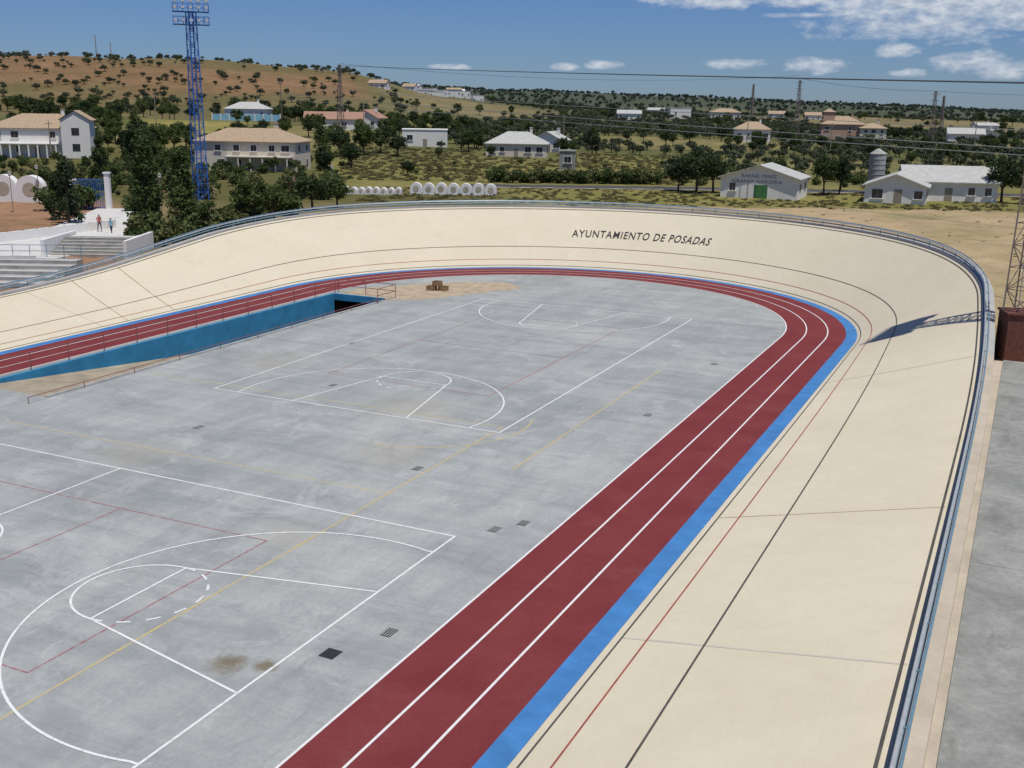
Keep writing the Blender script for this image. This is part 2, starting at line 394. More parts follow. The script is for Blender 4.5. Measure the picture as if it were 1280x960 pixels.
strip(b,[0.20,0.255],0.010,'black'); strip(b,[0.90,0.95],0.010,'bankred'); strip(b,[2.42,2.48],0.010,'black'); strip(b,[7.05,7.13],0.010,'black')
def cross(mb,y,dy,mat,s0=0.25,s1=7.2,w=0.035,side=1):
    vs=[];n=14
    for i in range(n+1):
        s=s0+(s1-s0)*i/n; yy=y+dy*i/n
        st=(XC+side*R,yy,side,0,theta(max(yy,-30)))
        for k in (-w,w): p=bp(st,s,0.007); vs.append((p[0],p[1]+k,p[2]))
    mb.add(vs,[(2*i,2*i+1,2*i+3,2*i+2) for i in range(n)],mat)
cross(b,-5.3,1.0,'seam',w=0.022); cross(b,-14.6,-0.6,'seam2',w=0.04); cross(b,15.0,0.8,'seam2'); cross(b,8,0.4,'seam2',side=-1); cross(b,14,2,'seam',side=-1,w=0.05); cross(b,10,2,'seam',side=-1,w=0.04)
b.obj('track_lines',vel)
def lettering(txt,a0,a1,s0,h):
    cu=bpy.data.curves.new('t','FONT'); cu.body=txt; cu.size=1; cu.resolution_u=3; cu.space_character=1.14; cu.offset=0.010
    o=bpy.data.objects.new('t',cu); scene.collection.objects.link(o)
    dg=bpy.context.evaluated_depsgraph_get(); me=bpy.data.meshes.new_from_object(o.evaluated_get(dg)); bpy.data.objects.remove(o)
    co=np.array([v.co[:] for v in me.vertices]); x0,x1=co[:,0].min(),co[:,0].max()
    for v in me.vertices:
        f=(v.co.x-x0)/(x1-x0); a=rad(a0+(a1-a0)*f); s=s0+h*v.co.y/0.73
        q=YC+R*min(a,math.pi-a); st=(XC+R*math.cos(a),YC+R*math.sin(a),math.cos(a),math.sin(a),theta(q))
        v.co=Vector(bp(st,s,0.03))
    me.materials.clear(); me.materials.append(M['textblack']); me.name='track_lettering'
    ob=bpy.data.objects.new('lettering',me); scene.collection.objects.link(ob); ob.parent=vel
lettering("AYUNTAMIENTO DE POSADAS",106.7,77.0,3.72,0.90)
def rail_off(st):
    k=sm(-0.3,0.7,-st[2]); return 0.12+float(k)*0.42
r1=[];r2=[];r3=[]
for st in ST:
    e=bp(st,BW); o=rail_off(st); x,y=e[0]+st[2]*o,e[1]+st[3]*o
    r1.append((x,y,e[2]+0.48)); r2.append((x,y,e[2]+0.30)); r3.append((x+st[2]*0.14,y+st[3]*0.14,e[2]+0.53))
b=MB(); b.tube(r1,0.045,'railwhite',6,True); b.tube(r2,0.05,'railblue',6,True); b.tube(r3,0.035,'railblue',6,True)
for i in range(0,n,3):
    p=r1[i]; b.beam((p[0],p[1],p[2]-0.45),(p[0],p[1],p[2]+0.02),0.028,'railblue',6); b.beam((p[0],p[1],p[2]),r3[i],0.025,'railblue',6)
b.obj('track_railing')
# ------------------------------------------------------------------ infield
PX0,PX1,PY0,PY1=-9.75,-5.7,-4.8,24.0
IR=R-4.15; xl,xr=XC-IR,XC+IR
b=MB()
def rect(mb,x0,x1,y0,y1,z,mat): mb.add([(x0,y0,z),(x1,y0,z),(x1,y1,z),(x0,y1,z)],[(0,1,2,3)],mat)
rect(b,xl,xr,YC2,PY0,0,'infield'); rect(b,xl,PX0,PY0,PY1,0,'infield'); rect(b,PX1,xr,PY0,PY1,0,'infield'); rect(b,xl,xr,PY1,YC,0,'infield')
ang=[rad(a) for a in range(0,181,3)]
b.add([(XC+IR*math.cos(a),YC+IR*math.sin(a),0) for a in ang],[tuple(range(len(ang)))],'infield')
b.add([(XC-IR*math.cos(a),YC2-IR*math.sin(a),0) for a in ang],[tuple(range(len(ang)))],'infield')
b.obj('infield_slab')
b=MB(); strip(b,[-4.16,-0.001],0.0,'infield'); b.obj('lane_slab')
b=MB()
random.seed(4)
pts=[(-9.9,24.9),(-5.2,24.4),(-3.6,25.6),(-2.2,28.2),(-0.8,31.0),(0.6,33.6),(-1.6,35.2),(-4.6,33.8),(-7.4,30.8),(-9.6,27.6)]
pp=[]
for i in range(len(pts)):
    p,q=pts[i],pts[(i+1)%len(pts)]
    for k in range(6): pp.append((p[0]+(q[0]-p[0])*k/6+random.uniform(-.18,.18)*(p[0]>-9),p[1]+(q[1]-p[1])*k/6+random.uniform(-.18,.18),0.005))
b.add(pp,[tuple(range(len(pp)))],'dirt'); b.obj('dirt_patch')
ramp_e=empty('tunnel_ramp')
DZ=-2.7
b=MB()
b.add([(PX0,PY0,-0.001),(PX1,PY0,-0.001),(PX1,PY1+6,DZ-0.5),(PX0,PY1+6,DZ-0.5)],[(0,1,2,3)],'pitfloor'); b.obj('ramp_floor',ramp_e)
b=MB(); b.box((PX0-0.1,(PY0+PY1)/2,(DZ-1+0.12)/2),(0.2,PY1-PY0,abs(DZ)+1+0.12),'pitblue'); b.obj('blue_wall',ramp_e)
b=MB(); b.box((PX1+0.09,(PY0+PY1)/2,(DZ-1+0.05)/2),(0.18,PY1-PY0,abs(DZ)+1+0.05),'crown'); b.obj('near_wall',ramp_e)
b=MB(); b.box(((PX0+PX1)/2,PY1+0.1,-0.1),(PX1-PX0,0.2,0.45),'pitblue')
b.box((PX1-0.28,PY1+0.1,-1.9),(0.5,0.21,3.1),'pitblue'); b.obj('tunnel_portal',ramp_e)
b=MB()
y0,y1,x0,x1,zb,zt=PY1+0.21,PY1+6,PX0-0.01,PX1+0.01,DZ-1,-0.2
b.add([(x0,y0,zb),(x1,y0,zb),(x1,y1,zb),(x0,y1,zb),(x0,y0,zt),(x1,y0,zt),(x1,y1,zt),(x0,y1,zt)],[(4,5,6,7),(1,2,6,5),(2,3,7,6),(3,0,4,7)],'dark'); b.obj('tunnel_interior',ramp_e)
b=MB()
line=[(-10.2,y) for y in np.arange(-40,25,2.4)]+[(-10.2,25.2),(-7.9,25.2),(-5.45,25.2),(-5.45,22.9)]
for h in (0.5,0.95): b.tube([(x,y,h) for x,y in line],0.024,'railred',6)
for x,y in line: b.beam((x,y,0),(x,y,0.96),0.028,'railred',6)
b.obj('ramp_railing')
b=MB()
line=[(PX1+0.35,y) for y in np.arange(-6,23,3.2)]
b.tube([(x,y,0.30) for x,y in line],0.018,'railred',6)
for x,y in line: b.beam((x,y,0),(x,y,0.3),0.02,'railred',6)
b.obj('low_rail')
b=MB()
for (x,y,z,w) in ((-4.9,29.3,0,0.62),(-4.1,29.6,0,0.62),(-4.5,29.45,0.36,0.58)):
    for k in range(3):
        for yy in (-0.25,0.25): b.box((x,y+yy,z+0.06+k*0.11),(w,0.02,0.085),'wood')
        for xx in (-w/2,w/2): b.box((x+xx,y,z+0.06+k*0.11),(0.02,0.48,0.084),'wood')
    for xx in (-w/2+.03,w/2-.03):
        for yy in (-0.22,0.22): b.box((x+xx,y+yy,z+0.17),(0.04,0.04,0.33),'wood')
    b.box((x,y,z+0.02),(w-0.05,0.46,0.02),'wood')
b.obj('wooden_crates')
# ------------------------------------------------------------------ court markings
def poly(mb,pts,w,z,mat,dash=None):
    pts=[Vector((p[0],p[1])) for p in pts]
    for i in range(len(pts)-1):
        p,q=pts[i],pts[i+1]; d=q-p
        if d.length<1e-5: continue
        if dash and int(i//dash)%2: continue
        d.normalize(); nn=Vector((-d.y,d.x))*w/2
        mb.add([(*(p-nn),z),(*(q-nn),z),(*(q+nn),z),(*(p+nn),z)],[(0,1,2,3)],mat)
def arcp(c,r,a0,a1,n=48): return [(c[0]+r*math.cos(rad(a0+(a1-a0)*i/n)),c[1]+r*math.sin(rad(a0+(a1-a0)*i/n))) for i in range(n+1)]
def court(name,ox,oy,ux,uy,zb,central=True,w=0.07):
    b=MB(); vx,vy=-uy,ux
    def L(a,c): return (ox+ux*a+vx*c, oy+uy*a+vy*c)
    z=[zb]
    def pl(pts,dash=None): z[0]+=0.0005; poly(b,[L(*p) for p in pts],w,z[0],'white',dash)
    pl([(-w/2,0),(28+w/2,0)]);pl([(28,0),(28,15)]);pl([(28+w/2,15),(-w/2,15)]);pl([(0,15),(0,0)])
    if central: pl([(14,0),(14,15)]); pl(arcp((14,7.5),1.8,0,360))
    for e in (0,1):
        f=(lambda a,c:(a,c)) if e==0 else (lambda a,c:(28-a,c))
        pl([f(0,4.5),f(5.8,5.7)]); pl([f(5.8,5.7),f(5.8,9.3)]); pl([f(5.8,9.3),f(0,10.5)])
        pl([f(*p) for p in arcp((5.8,7.5),1.8,-90,90)])
        pl([f(*p) for p in arcp((5.8,7.5),1.8,90,270,60)],dash=4)
        arc=[p for p in arcp((1.575,7.5),6.25,-110,110,90) if p[0]>=0]
        pl([f(0,arc[0][1])]+[f(*p) for p in arc]+[f(0,arc[-1][1])])
    return b.obj(name)
court('basketball_court_markings',18.66,-10.61,-1,0,0.006)
court('basketball_court_markings',15,0,0,1,0.006,central=False)
b=MB()
cx,cy=4.66,-18.11
poly(b,[(cx-9,cy-4.5),(cx+9,cy-4.5),(cx+9,cy+4.5),(cx-9,cy+4.5),(cx-9,cy-4.5)],0.05,0.0045,'redline')
poly(b,[(cx+3,cy-4.5),(cx+3,cy+4.5)],0.05,0.0040,'redline'); poly(b,[(cx-3,cy-4.5),(cx-3,cy+4.5)],0.05,0.0040,'redline')
poly(b,[(cx,cy-4.45),(cx,cy+4.45)],0.05,0.0040,'redline')
cx,cy=7.5,14
poly(b,[(cx-4.5,cy-9),(cx+4.5,cy-9),(cx+4.5,cy+9),(cx-4.5,cy+9),(cx-4.5,cy-9)],0.05,0.0045,'redline')
poly(b,[(cx-4.45,cy),(cx+4.45,cy)],0.05,0.0040,'redline')
b.obj('volleyball_court_markings')
b=MB()
poly(b,[(14.75,-31),(14.75,0.8)],0.075,0.0035,'yellow')
poly(b,[(17.5,-4.0),(17.5,14)],0.075,0.0035,'yellow')
poly(b,[(-5.0,0.8),(14.75,0.8)],0.07,0.0030,'yellow')
poly(b,arcp((11.2,0.8),4.5,-90,20,40),0.075,0.0025,'yellow')
poly(b,arcp((9.75,-31),6,0,180,40),0.07,0.0025,'yellow')
poly(b,[(-4.0,-8.3),(14.7,-8.3)],0.06,0.0030,'yellow')
b.obj('handball_court_markings')
def grate(x,y,a,bb,kind):
    m=MB(); m.box((0,0,0.003),(a,bb,0.006),'grate'); k=int(a/0.07)
    for i in range(k): m.box((-a/2+0.035+i*a/k,0,0.009),(0.03,bb*0.9,0.007),'grate' if kind else 'crown')
    m.obj('drain_grate',loc=(x,y,0),rz=random.uniform(-0.05,0.05))
grate(19.5,-18.6,0.42,0.46,True)
for x,y in ((20.2,-17.0),(19.5,-9.5),(20.1,-8.6),(14.3,-5.5),(4.5,3.2),(19.6,5.5),(19.6,16.5),(0.0,11.5),(3.6,-5.2)): grate(x,y,0.30,0.46,False)
# ------------------------------------------------------------------ apron right of the track
b=MB()
for i,(ya,yb) in enumerate(((-53,-37.2),(-37.2,-21),(-21,-8.3),(-8.3,6),(6,19.2))):
    b.box((36.9,(ya+yb)/2,1.08),(6.9,yb-ya-0.02,0.34),'apron')
b.obj('concrete_apron')
b=MB(); b.box((33.24,-17,1.05),(0.40,72,0.36),'sandcon'); b.obj('kerb_strip')
# ------------------------------------------------------------------ lattice towers
def lattice(mb,x,y,z0,H,w0,w1,mat,step=1.3,t=0.05,rz=0.4):
    def c(z,i):
        f=(z-z0)/H; w=(w0+(w1-w0)*f)/2*1.414; a=rz+math.pi/2*i; return (x+w*math.cos(a),y+w*math.sin(a),z)
    zs=[z0]
    while zs[-1]<z0+H-0.1: zs.append(min(z0+H,zs[-1]+step))
    for i in range(4): mb.beam(c(z0,i),c(z0+H,i),t*1.5,mat)
    for k,(a,bz) in enumerate(zip(zs[:-1],zs[1:])):
        for i in range(4):
            j=(i+1)%4
            if (k+i)%2: mb.beam(c(a,i),c(bz,j),t*0.7,mat,cap=False)
            else: mb.beam(c(a,j),c(bz,i),t*0.7,mat,cap=False)
            mb.beam(c(bz,i),c(bz,j),t*0.7,mat,cap=False)
def light_tower(x,y,z0,H,lower,upper,face,w0=1.5,w1=0.95,pw=4.6,t=0.05):
    e=empty('floodlight_tower')
    wm=(w0+w1)/2
    mb=MB(); lattice(mb,x,y,z0,H*0.5,w0,wm,lower,1.1,t); mb.obj('lower_mast',e)
    mb=MB(); lattice(mb,x,y,z0+H*0.5,H*0.5,wm,w1,upper,1.0,t)
    for s in (-0.2,0.2): mb.beam((x+s,y,z0),(x+s,y,z0+H),0.02,upper)
    for k in range(int(H/0.5)): mb.beam((x-0.2,y,z0+k*0.5),(x+0.2,y,z0+k*0.5),0.012,upper,cap=False)
    mb.obj('upper_mast',e)
    mb=MB(); ca,sa=math.cos(face),math.sin(face); hw=pw/2-0.05
    def P(a,b_,z): return (x+a*ca-b_*sa,y+a*sa+b_*ca,z)
    zt=z0+H
    for zz in (zt-1.6,zt):
        mb.box((x,y,zz),(pw,1.6,0.08),upper,face)
        for a in np.linspace(-hw,hw,8):
            for bb in (-0.75,0.75): mb.beam(P(a,bb,zz),P(a,bb,zz+1.0),0.025,upper,cap=False)
        for bb in (-0.75,0.75):
            for hh in (0.5,1.0): mb.beam(P(-hw,bb,zz+hh),P(hw,bb,zz+hh),0.03,upper)
        for a in (-hw,hw):
            for hh in (0.5,1.0): mb.beam(P(a,-0.75,zz+hh),P(a,0.75,zz+hh),0.03,upper)
    mb.obj('platform',e)
    mb=MB()
    for zz in (zt-1.1,zt+0.5,zt+1.3):
        for a in np.linspace(-hw+0.3,hw-0.3,5 if pw>4 else 3):
            p=P(a,-1.0,zz); mb.box(p,(0.48,0.25,0.42),upper,face); q=P(a,-1.14,zz); mb.box(q,(0.42,0.03,0.34),'lamp',face)
    mb.obj('floodlights',e)
    return e
tx,ty=W(-42.5,148); light_tower(tx,ty,T(tx,ty),24.2,'twblue','twblue',YAW+0.3)
TX,TY=34.0,20.9
b=MB(); b.box((TX,TY,2.1),(1.7,1.7,2.6),'brown',0.3); b.box((TX,TY,3.45),(1.85,1.85,0.10),'brown',0.3); b.obj('brick_plinth')
light_tower(TX,TY,3.5,20.0,'twgrey','twblue',1.2,1.35,0.6,2.8,0.036)
# ------------------------------------------------------------------ vegetation
def leaves(centers,rads,npc,size,squash=1.0):
    cs=np.repeat(centers,npc,0); rr=np.repeat(rads,npc)
    nn=len(cs); v=rng.normal(size=(nn,3)); v/=np.linalg.norm(v,axis=1)[:,None]
    p=cs+v*(rr*rng.uniform(0.35,1.0,nn)**0.6)[:,None]*np.array([1,1,squash])
    a=rng.normal(size=(nn,3)); a/=np.linalg.norm(a,axis=1)[:,None]
    c=np.cross(a,v+0.3*rng.normal(size=(nn,3))); c/=np.linalg.norm(c,axis=1)[:,None]+1e-6
    s=size*rng.uniform(0.6,1.3,nn)[:,None]
    V=np.stack([p-a*s-c*s*0.5,p+a*s-c*s*0.6,p+a*s*0.7+c*s*0.6,p-a*s*0.8+c*s*0.5],1).reshape(-1,3)
    F=np.arange(nn*4).reshape(-1,4)
    return V.tolist(),F.tolist()
def tree_mesh(name,kind,mat,seed):
    global rng
    rng=np.random.default_rng(seed); random.seed(seed)
    mb=MB(); C=[];Rd=[]
    def ball(n_,rx,rz_,zc,k0,r0,r1):
        for i in range(n_):
            v=rng.normal(size=3); v/=np.linalg.norm(v); k=rng.uniform(k0,1.0)
            C.append((v[0]*rx*k,v[1]*rx*k,zc+v[2]*rz_*k)); Rd.append(rng.uniform(r0,r1))
    if kind=='round':
        mb.beam((0,0,-0.2),(0.1,0,1.7),0.20,'bark',7,0.14)
        for i in range(7):
            a=i*0.9+random.random(); r=random.uniform(0.9,1.9); z=random.uniform(2.8,4.8)
            q=(r*math.cos(a),r*math.sin(a),z); h=(q[0]*0.5,q[1]*0.5,1.6+(z-1.6)*0.6); mb.beam((0.1,0,1.6),h,0.10,'bark',5,0.06); mb.beam(h,q,0.06,'bark',5,0.02)
        ball(46,2.2,1.75,3.8,0.45,0.4,0.85); V,F=leaves(np.array(C),np.array(Rd),46,0.15)
    elif kind=='tall':
        mb.beam((0,0,-0.2),(0,0,8.5),0.18,'bark',6,0.03)
        for i in range(70):
            z=rng.uniform(0.9,9.4); rmax=1.55*math.sin(min(1,(z+0.6)/3.0)*math.pi/2)*max(0.12,(1-((z-2)/8.2)**2 if z>2 else 1)); a=rng.uniform(0,6.28); k=rmax*rng.uniform(0.3,1)
            C.append((k*math.cos(a),k*math.sin(a),z)); Rd.append(rng.uniform(0.4,0.75))
            if i%7==0: mb.beam((0,0,z-0.6),C[-1],0.04,'bark',4,0.015)
        V,F=leaves(np.array(C),np.array(Rd),42,0.15,1.25)
    elif kind=='conifer':
        mb.beam((0,0,-0.2),(0,0,5.8),0.16,'bark',6,0.03)
        for i in range(62):
            z=rng.uniform(0.5,6.1); rmax=2.0*(1-(z/7.0)**1.6); a=rng.uniform(0,6.28); k=rmax*rng.uniform(0.35,1)
            C.append((k*math.cos(a),k*math.sin(a),z)); Rd.append(rng.uniform(0.35,0.65))
            if i%6==0: mb.beam((0,0,z),C[-1],0.04,'bark',4,0.015)
        V,F=leaves(np.array(C),np.array(Rd),46,0.13)
    elif kind=='olive':
        mb.beam((0,0,-0.2),(0.15,0,1.0),0.20,'bark',5,0.13)
        for i in range(3): 
            a=i*2.1+seed; mb.beam((0.15,0,0.95),(1.0*math.cos(a),1.0*math.sin(a),2.2),0.09,'bark',4,0.03)
        ball(17,1.6,0.85,1.9,0.4,0.45,0.8); V,F=leaves(np.array(C),np.array(Rd),17,0.25)
    elif kind=='bush':
        mb.beam((0,0,-0.2),(0,0,0.8),0.06,'bark',4,0.03)
        for i in range(4): mb.beam((0,0,0.1),(0.6*math.cos(i*1.6),0.6*math.sin(i*1.6),1.1),0.04,'bark',4,0.015)
        ball(22,1.0,0.75,0.95,0.4,0.3,0.5); V,F=leaves(np.array(C),np.array(Rd),26,0.13)
    elif kind=='tuft':
        for i in range(6): mb.beam((0,0,-0.1),(0.4*math.cos(i),0.4*math.sin(i),0.5),0.015,'bark',4,0.01)
        ball(9,0.9,0.22,0.2,0.2,0.2,0.4); V,F=leaves(np.array(C),np.array(Rd),14,0.10,0.6)
    mb.add(V,F,mat)
    if name.startswith('ole') and kind=='bush':
        V,F=leaves(np.array(C)[::2],np.array(Rd)[::2]*1.12,9,0.09); mb.add(V,F,'flower')
    me=bpy.data.meshes.new(name); me.from_pydata(mb.v,[],mb.f)
    for m in mb.mats: me.materials.append(M[m])
    me.polygons.foreach_set('material_index',mb.m); me.update()
    return me
TM={'round':[tree_mesh('broadleaf_mesh','round','leaf_round',s) for s in (11,12,13)],
 'dark':[tree_mesh('darkleaf_mesh','round','leaf_dark',s) for s in (21,22)],
 'tall':[tree_mesh('columnar_mesh','tall','leaf_round',s) for s in (31,32)],
 'conifer':[tree_mesh('conifer_mesh','conifer','leaf_dark',s) for s in (41,42)],
 'olive':[tree_mesh('olive_mesh','olive','leaf_olive',s) for s in (51,52,53,54)],
 'farolive':[tree_mesh('far_olive_mesh','olive','leaf_far_haze',s) for s in (55,56)],
 'bush':[tree_mesh('bush_mesh','bush','leaf_round',s) for s in (61,62)],
 'pale':[tree_mesh('pale_bush_mesh','bush','leaf_pale',s) for s in (71,72)],
 'tuft':[tree_mesh('tuft_mesh','tuft','leaf_dry',s) for s in (91,92)],
 'oleander':[tree_mesh('oleander_mesh','bush','leaf_pale',81)]}
NAMES={'round':'broadleaf_tree','dark':'evergreen_oak_tree','tall':'columnar_tree','conifer':'conifer_tree','bush':'green_bush','pale':'shrub','oleander':'oleander_bush','olive':'olive_tree','farolive':'olive_tree','tuft':'weed'}
random.seed(3)
def plant(kind,l,d,sc,sz=None):
    x,y=W(l,d); o=bpy.data.objects.new(NAMES[kind],random.choice(TM[kind])); scene.collection.objects.link(o)
    o.location=(x,y,T(x,y)-0.05); o.rotation_euler[2]=random.uniform(0,6.28); o.scale=(sc,sc,sz or sc); return o
for a in [('conifer',-48,117,1.0,1.08),('conifer',-50.6,121,0.8,0.85),('tall',-37.6,111,1.05,0.98),('tall',-35.4,116,0.95,0.85),('tall',-39.6,118,0.9,0.8),('tall',-33.4,109,0.8,0.5),
 ('round',-31.5,110,0.75,0.62),('pale',-35.4,104,1.6,1.5),('pale',-33.2,103,1.5,1.6),('pale',-31,103,1.5,1.5),('pale',-29.5,108,1.6,1.5),('pale',-36.5,107,1.5,1.3),
 ('round',-29.2,121,0.95,0.86),('round',-27.4,124,0.75,0.72),('round',-31.4,126,0.7,0.62),('dark',-25.2,136,0.95,0.80),('round',-22.6,139,0.8,0.68),('bush',-27,130,1.8,1.6),
 ('oleander',-46.8,150,1.6,1.9),('oleander',-44.4,151,1.5,1.8),('oleander',-42.2,150,1.6,1.7),('oleander',-31.4,150,1.6,1.9),('oleander',-29.7,152,1.5,1.6),('oleander',-49,149,1.5,1.5),
 ('dark',-41,258,1.25,1.15),('dark',-37,214,0.8,0.75),('round',-67,215,0.9,0.75),('round',-76,232,0.9,0.85),('tall',-68,180,0.8,0.75),('round',-62,190,0.8,0.65),('round',-57,182,0.7,0.55),('round',-64,176,0.7,0.6),
 ('dark',28.5,172,1.25,1.28),('dark',31.5,174,1.1,1.15),('dark',26.2,176,0.9,0.95),
 ('round',48.5,172,0.95,1.15),('dark',51.5,174,0.85,1.1),('round',45,188,0.9,0.9),('round',54,182,0.9,0.9),
 ('dark',72.5,163,1.15,1.2),('dark',76.5,160,1.1,1.25),('round',80,165,1.2,1.1),('round',84,172,1.2,1.2),
 ('bush',-52.5,133,1.6,1.8),('bush',-56,131,1.5,1.7),('round',-57.5,139,0.75,0.7),('bush',-46,131,1.3,1.2),('round',-47,138,0.8,0.7),
 ('dark',-79,236,1.2,1.2),('dark',-84,240,1.1,1.15),('tall',-90,262,1.2,1.0),('dark',-120,240,1.2,1.2),('tall',-70,205,0.9,0.8),('dark',-33,222,0.9,0.9),('round',-35,232,1.0,0.9),('tall',-44,250,1.0,0.8),('dark',-20,205,0.7,0.5),('dark',-28,262,1.1,0.9),('round',-33,270,1.2,1.0),('conifer',-78,225,1.3,1.3)]: plant(*a)
for l,d in ((-113,262),(-84,252),(-81,262),(-36,262),(20,288),(-12,282),(60,395),(72,388),(96,396),(103,405),(133,398),(140,404)): plant('dark' if d%4<2 else 'round',l,d,random.uniform(0.9,1.3),random.uniform(0.9,1.2))
def scatter(name,kinds,pts,scl):
    col=bpy.data.collections.new(name+'_variants')
    for k in kinds:
        for me in TM[k]:
            o=bpy.data.objects.new(NAMES[k]+'_variant',me); col.objects.link(o)
    me=bpy.data.meshes.new(name); me.from_pydata(pts,[],[])
    at=me.attributes.new('scl','FLOAT','POINT'); at.data.foreach_set('value',np.array(scl,dtype=float))
    o=bpy.data.objects.new(name,me); scene.collection.objects.link(o)
    ng=bpy.data.node_groups.new(name,'GeometryNodeTree')
    ng.interface.new_socket('Geometry',in_out='INPUT',socket_type='NodeSocketGeometry'); ng.interface.new_socket('Geometry',in_out='OUTPUT',socket_type='NodeSocketGeometry')
    gi=ng.nodes.new('NodeGroupInput'); go=ng.nodes.new('NodeGroupOutput')
    ci=ng.nodes.new('GeometryNodeCollectionInfo'); ci.inputs['Collection'].default_value=col; ci.inputs['Separate Children'].default_value=True; ci.inputs['Reset Children'].default_value=True
    ip=ng.nodes.new('GeometryNodeInstanceOnPoints'); ip.inputs['Pick Instance'].default_value=True
    rv=ng.nodes.new('FunctionNodeRandomValue'); rv.data_type='FLOAT_VECTOR'; rv.inputs[0].default_value=(0,0,0); rv.inputs[1].default_value=(0,0,6.283)
    na=ng.nodes.new('GeometryNodeInputNamedAttribute'); na.data_type='FLOAT'; na.inputs['Name'].default_value='scl'
    L=ng.links.new
    L(gi.outputs[0],ip.inputs['Points']); L(ci.outputs[0],ip.inputs['Instance']); L(rv.outputs[0],ip.inputs['Rotation']); L(na.outputs[0],ip.inputs['Scale']); L(ip.outputs[0],go.inputs[0])
    m=o.modifiers.new('scatter','NODES'); m.node_group=ng
    return o
HOUSES=[]
def clear_of(l,d): return all(abs(l-a)>w/2+3 or not (-max(5,d*0.035)<d-b_<dp/2+4) for a,b_,w,dp in HOUSES)
# ------------------------------------------------------------------ buildings
def house(name,l,d,w,dep,eave,ridge,rot,wall,roof,kind='gable',storeys=1,nwin=4,door=True,doorm='frame'):
    x,y=W(l,d); z=min(T(*W(l-w/2,d)),T(*W(l+w/2,d)),T(x,y))-0.05
    e=empty(name,(x,y,z),YAW+rad(rot)); HOUSES.append((l,d,w,dep))
    b=MB(); b.box((0,0,eave/2-0.4),(w,dep,eave+0.8),wall)
    if kind=='gable':
        for s in (-1,1): b.add([(s*w/2,-dep/2,eave),(s*w/2,dep/2,eave),(s*w/2,0,ridge)],[(0,1,2)],wall)
    elif kind=='gabley':
        for s in (-1,1): b.add([(-w/2,s*dep/2,eave),(w/2,s*dep/2,eave),(0,s*dep/2,ridge)],[(0,1,2)],wall)
    b.obj('walls',e)
    b=MB(); o=0.45; t=0.16
    if kind=='gable':
        k=(ridge-eave)/(dep/2)
        for s in (-1,1):
            P=[(-w/2-o,s*(dep/2+o),eave-k*o+0.02),(w/2+o,s*(dep/2+o),eave-k*o+0.02),(w/2+o,0,ridge+0.02),(-w/2-o,0,ridge+0.02)]
            b.add(P+[(p[0],p[1],p[2]+t) for p in P],[(0,1,2,3),(7,6,5,4),(0,4,5,1),(1,5,6,2),(3,7,4,0)],roof)
    elif kind=='gabley':
        k=(ridge-eave)/(w/2)
        for s in (-1,1):
            P=[(s*(w/2+o),-dep/2-o,eave-k*o+0.02),(s*(w/2+o),dep/2+o,eave-k*o+0.02),(0,dep/2+o,ridge+0.02),(0,-dep/2-o,ridge+0.02)]
            b.add(P+[(p[0],p[1],p[2]+t) for p in P],[(0,1,2,3),(7,6,5,4),(0,4,5,1),(1,5,6,2),(3,7,4,0)],roof)
    elif kind=='hip':
        rl=max(0.1,w/2-dep/2)
        P=[(-w/2-o,-dep/2-o,eave),(w/2+o,-dep/2-o,eave),(w/2+o,dep/2+o,eave),(-w/2-o,dep/2+o,eave),(-rl,0,ridge),(rl,0,ridge)]
        P+=[(p[0],p[1],eave-0.15) for p in P[:4]]
        b.add(P,[(0,1,5,4),(1,2,5),(2,3,4,5),(3,0,4),(6,7,1,0),(7,8,2,1),(8,9,3,2),(9,6,0,3)],roof)
    else:
        b.box((0,0,eave+0.1),(w+0.3,dep+0.3,0.2),roof)
    b.obj('roof',e)
    g=MB(); f=MB()
    def opening(face,pos_,zc,ww,hh,mat='glass'):
        if face=='f': c=(pos_,-dep/2,zc); sz=(ww,0.06,hh); fr=(ww+0.24,0.04,hh+0.24)
        else: c=(w/2 if face=='r' else -w/2,pos_,zc); sz=(0.06,ww,hh); fr=(0.04,ww+0.24,hh+0.24)
        f.box(c,fr,'trimw'); g.box(c,tuple(s+ (0.03 if s<0.1 else 0) for s in sz),mat)
        if mat=='glass':
            if face=='f': f.box((c[0],c[1]-0.05,zc),(0.06,0.05,hh),'frame'); f.box((c[0],c[1]-0.11,zc-hh/2-0.08),(ww+0.4,0.22,0.08),'trimw')
            else: f.box((c[0]+(0.05 if face=='r' else -0.05),pos_,zc),(0.05,0.06,hh),'frame')
    sh=eave/storeys
    for s in range(storeys):
        for i in range(nwin):
            if random.random()<0.12: continue
            px=-w/2+w*(i+0.5)/nwin+random.uniform(-0.5,0.5)
            if door and s==0 and i==nwin//2: opening('f',px,1.05,1.1 if doorm=='frame' else 2.0,2.1,doorm); continue
            opening('f',px,s*sh+sh*0.55,random.choice((0.9,1.1,1.5)),random.choice((1.1,1.3)))
        for i in range(2):
            for fc in 'rl': opening(fc,-dep/2+dep*(i+0.5)/2,s*sh+sh*0.55,1.0,1.2)
    g.obj('windows',e); f.obj('window_frames',e)
    if name.endswith('house') and kind!='flat':
        c=MB(); c.box((w*0.22,dep*0.12,ridge+0.1),(0.7,0.7,1.6),wall); c.box((w*0.22,dep*0.12,ridge+0.98),(0.9,0.9,0.14),roof); c.obj('chimney',e)
    return e
h1=house('white_villa_house',-106,248,20,12,6.2,9.2,8,'wallwhite','roofterra','hip',2,5)
b=MB(); b.box((9.0,-5.4,3.9),(6,5,8.4),'wallwhite'); b.add([(6,-7.9,8.1),(12,-7.9,8.1),(9,-7.9,9.9),(6,-2.9,8.1),(12,-2.9,8.1),(9,-2.9,9.9)],[(0,1,2),(3,5,4)],'wallwhite')
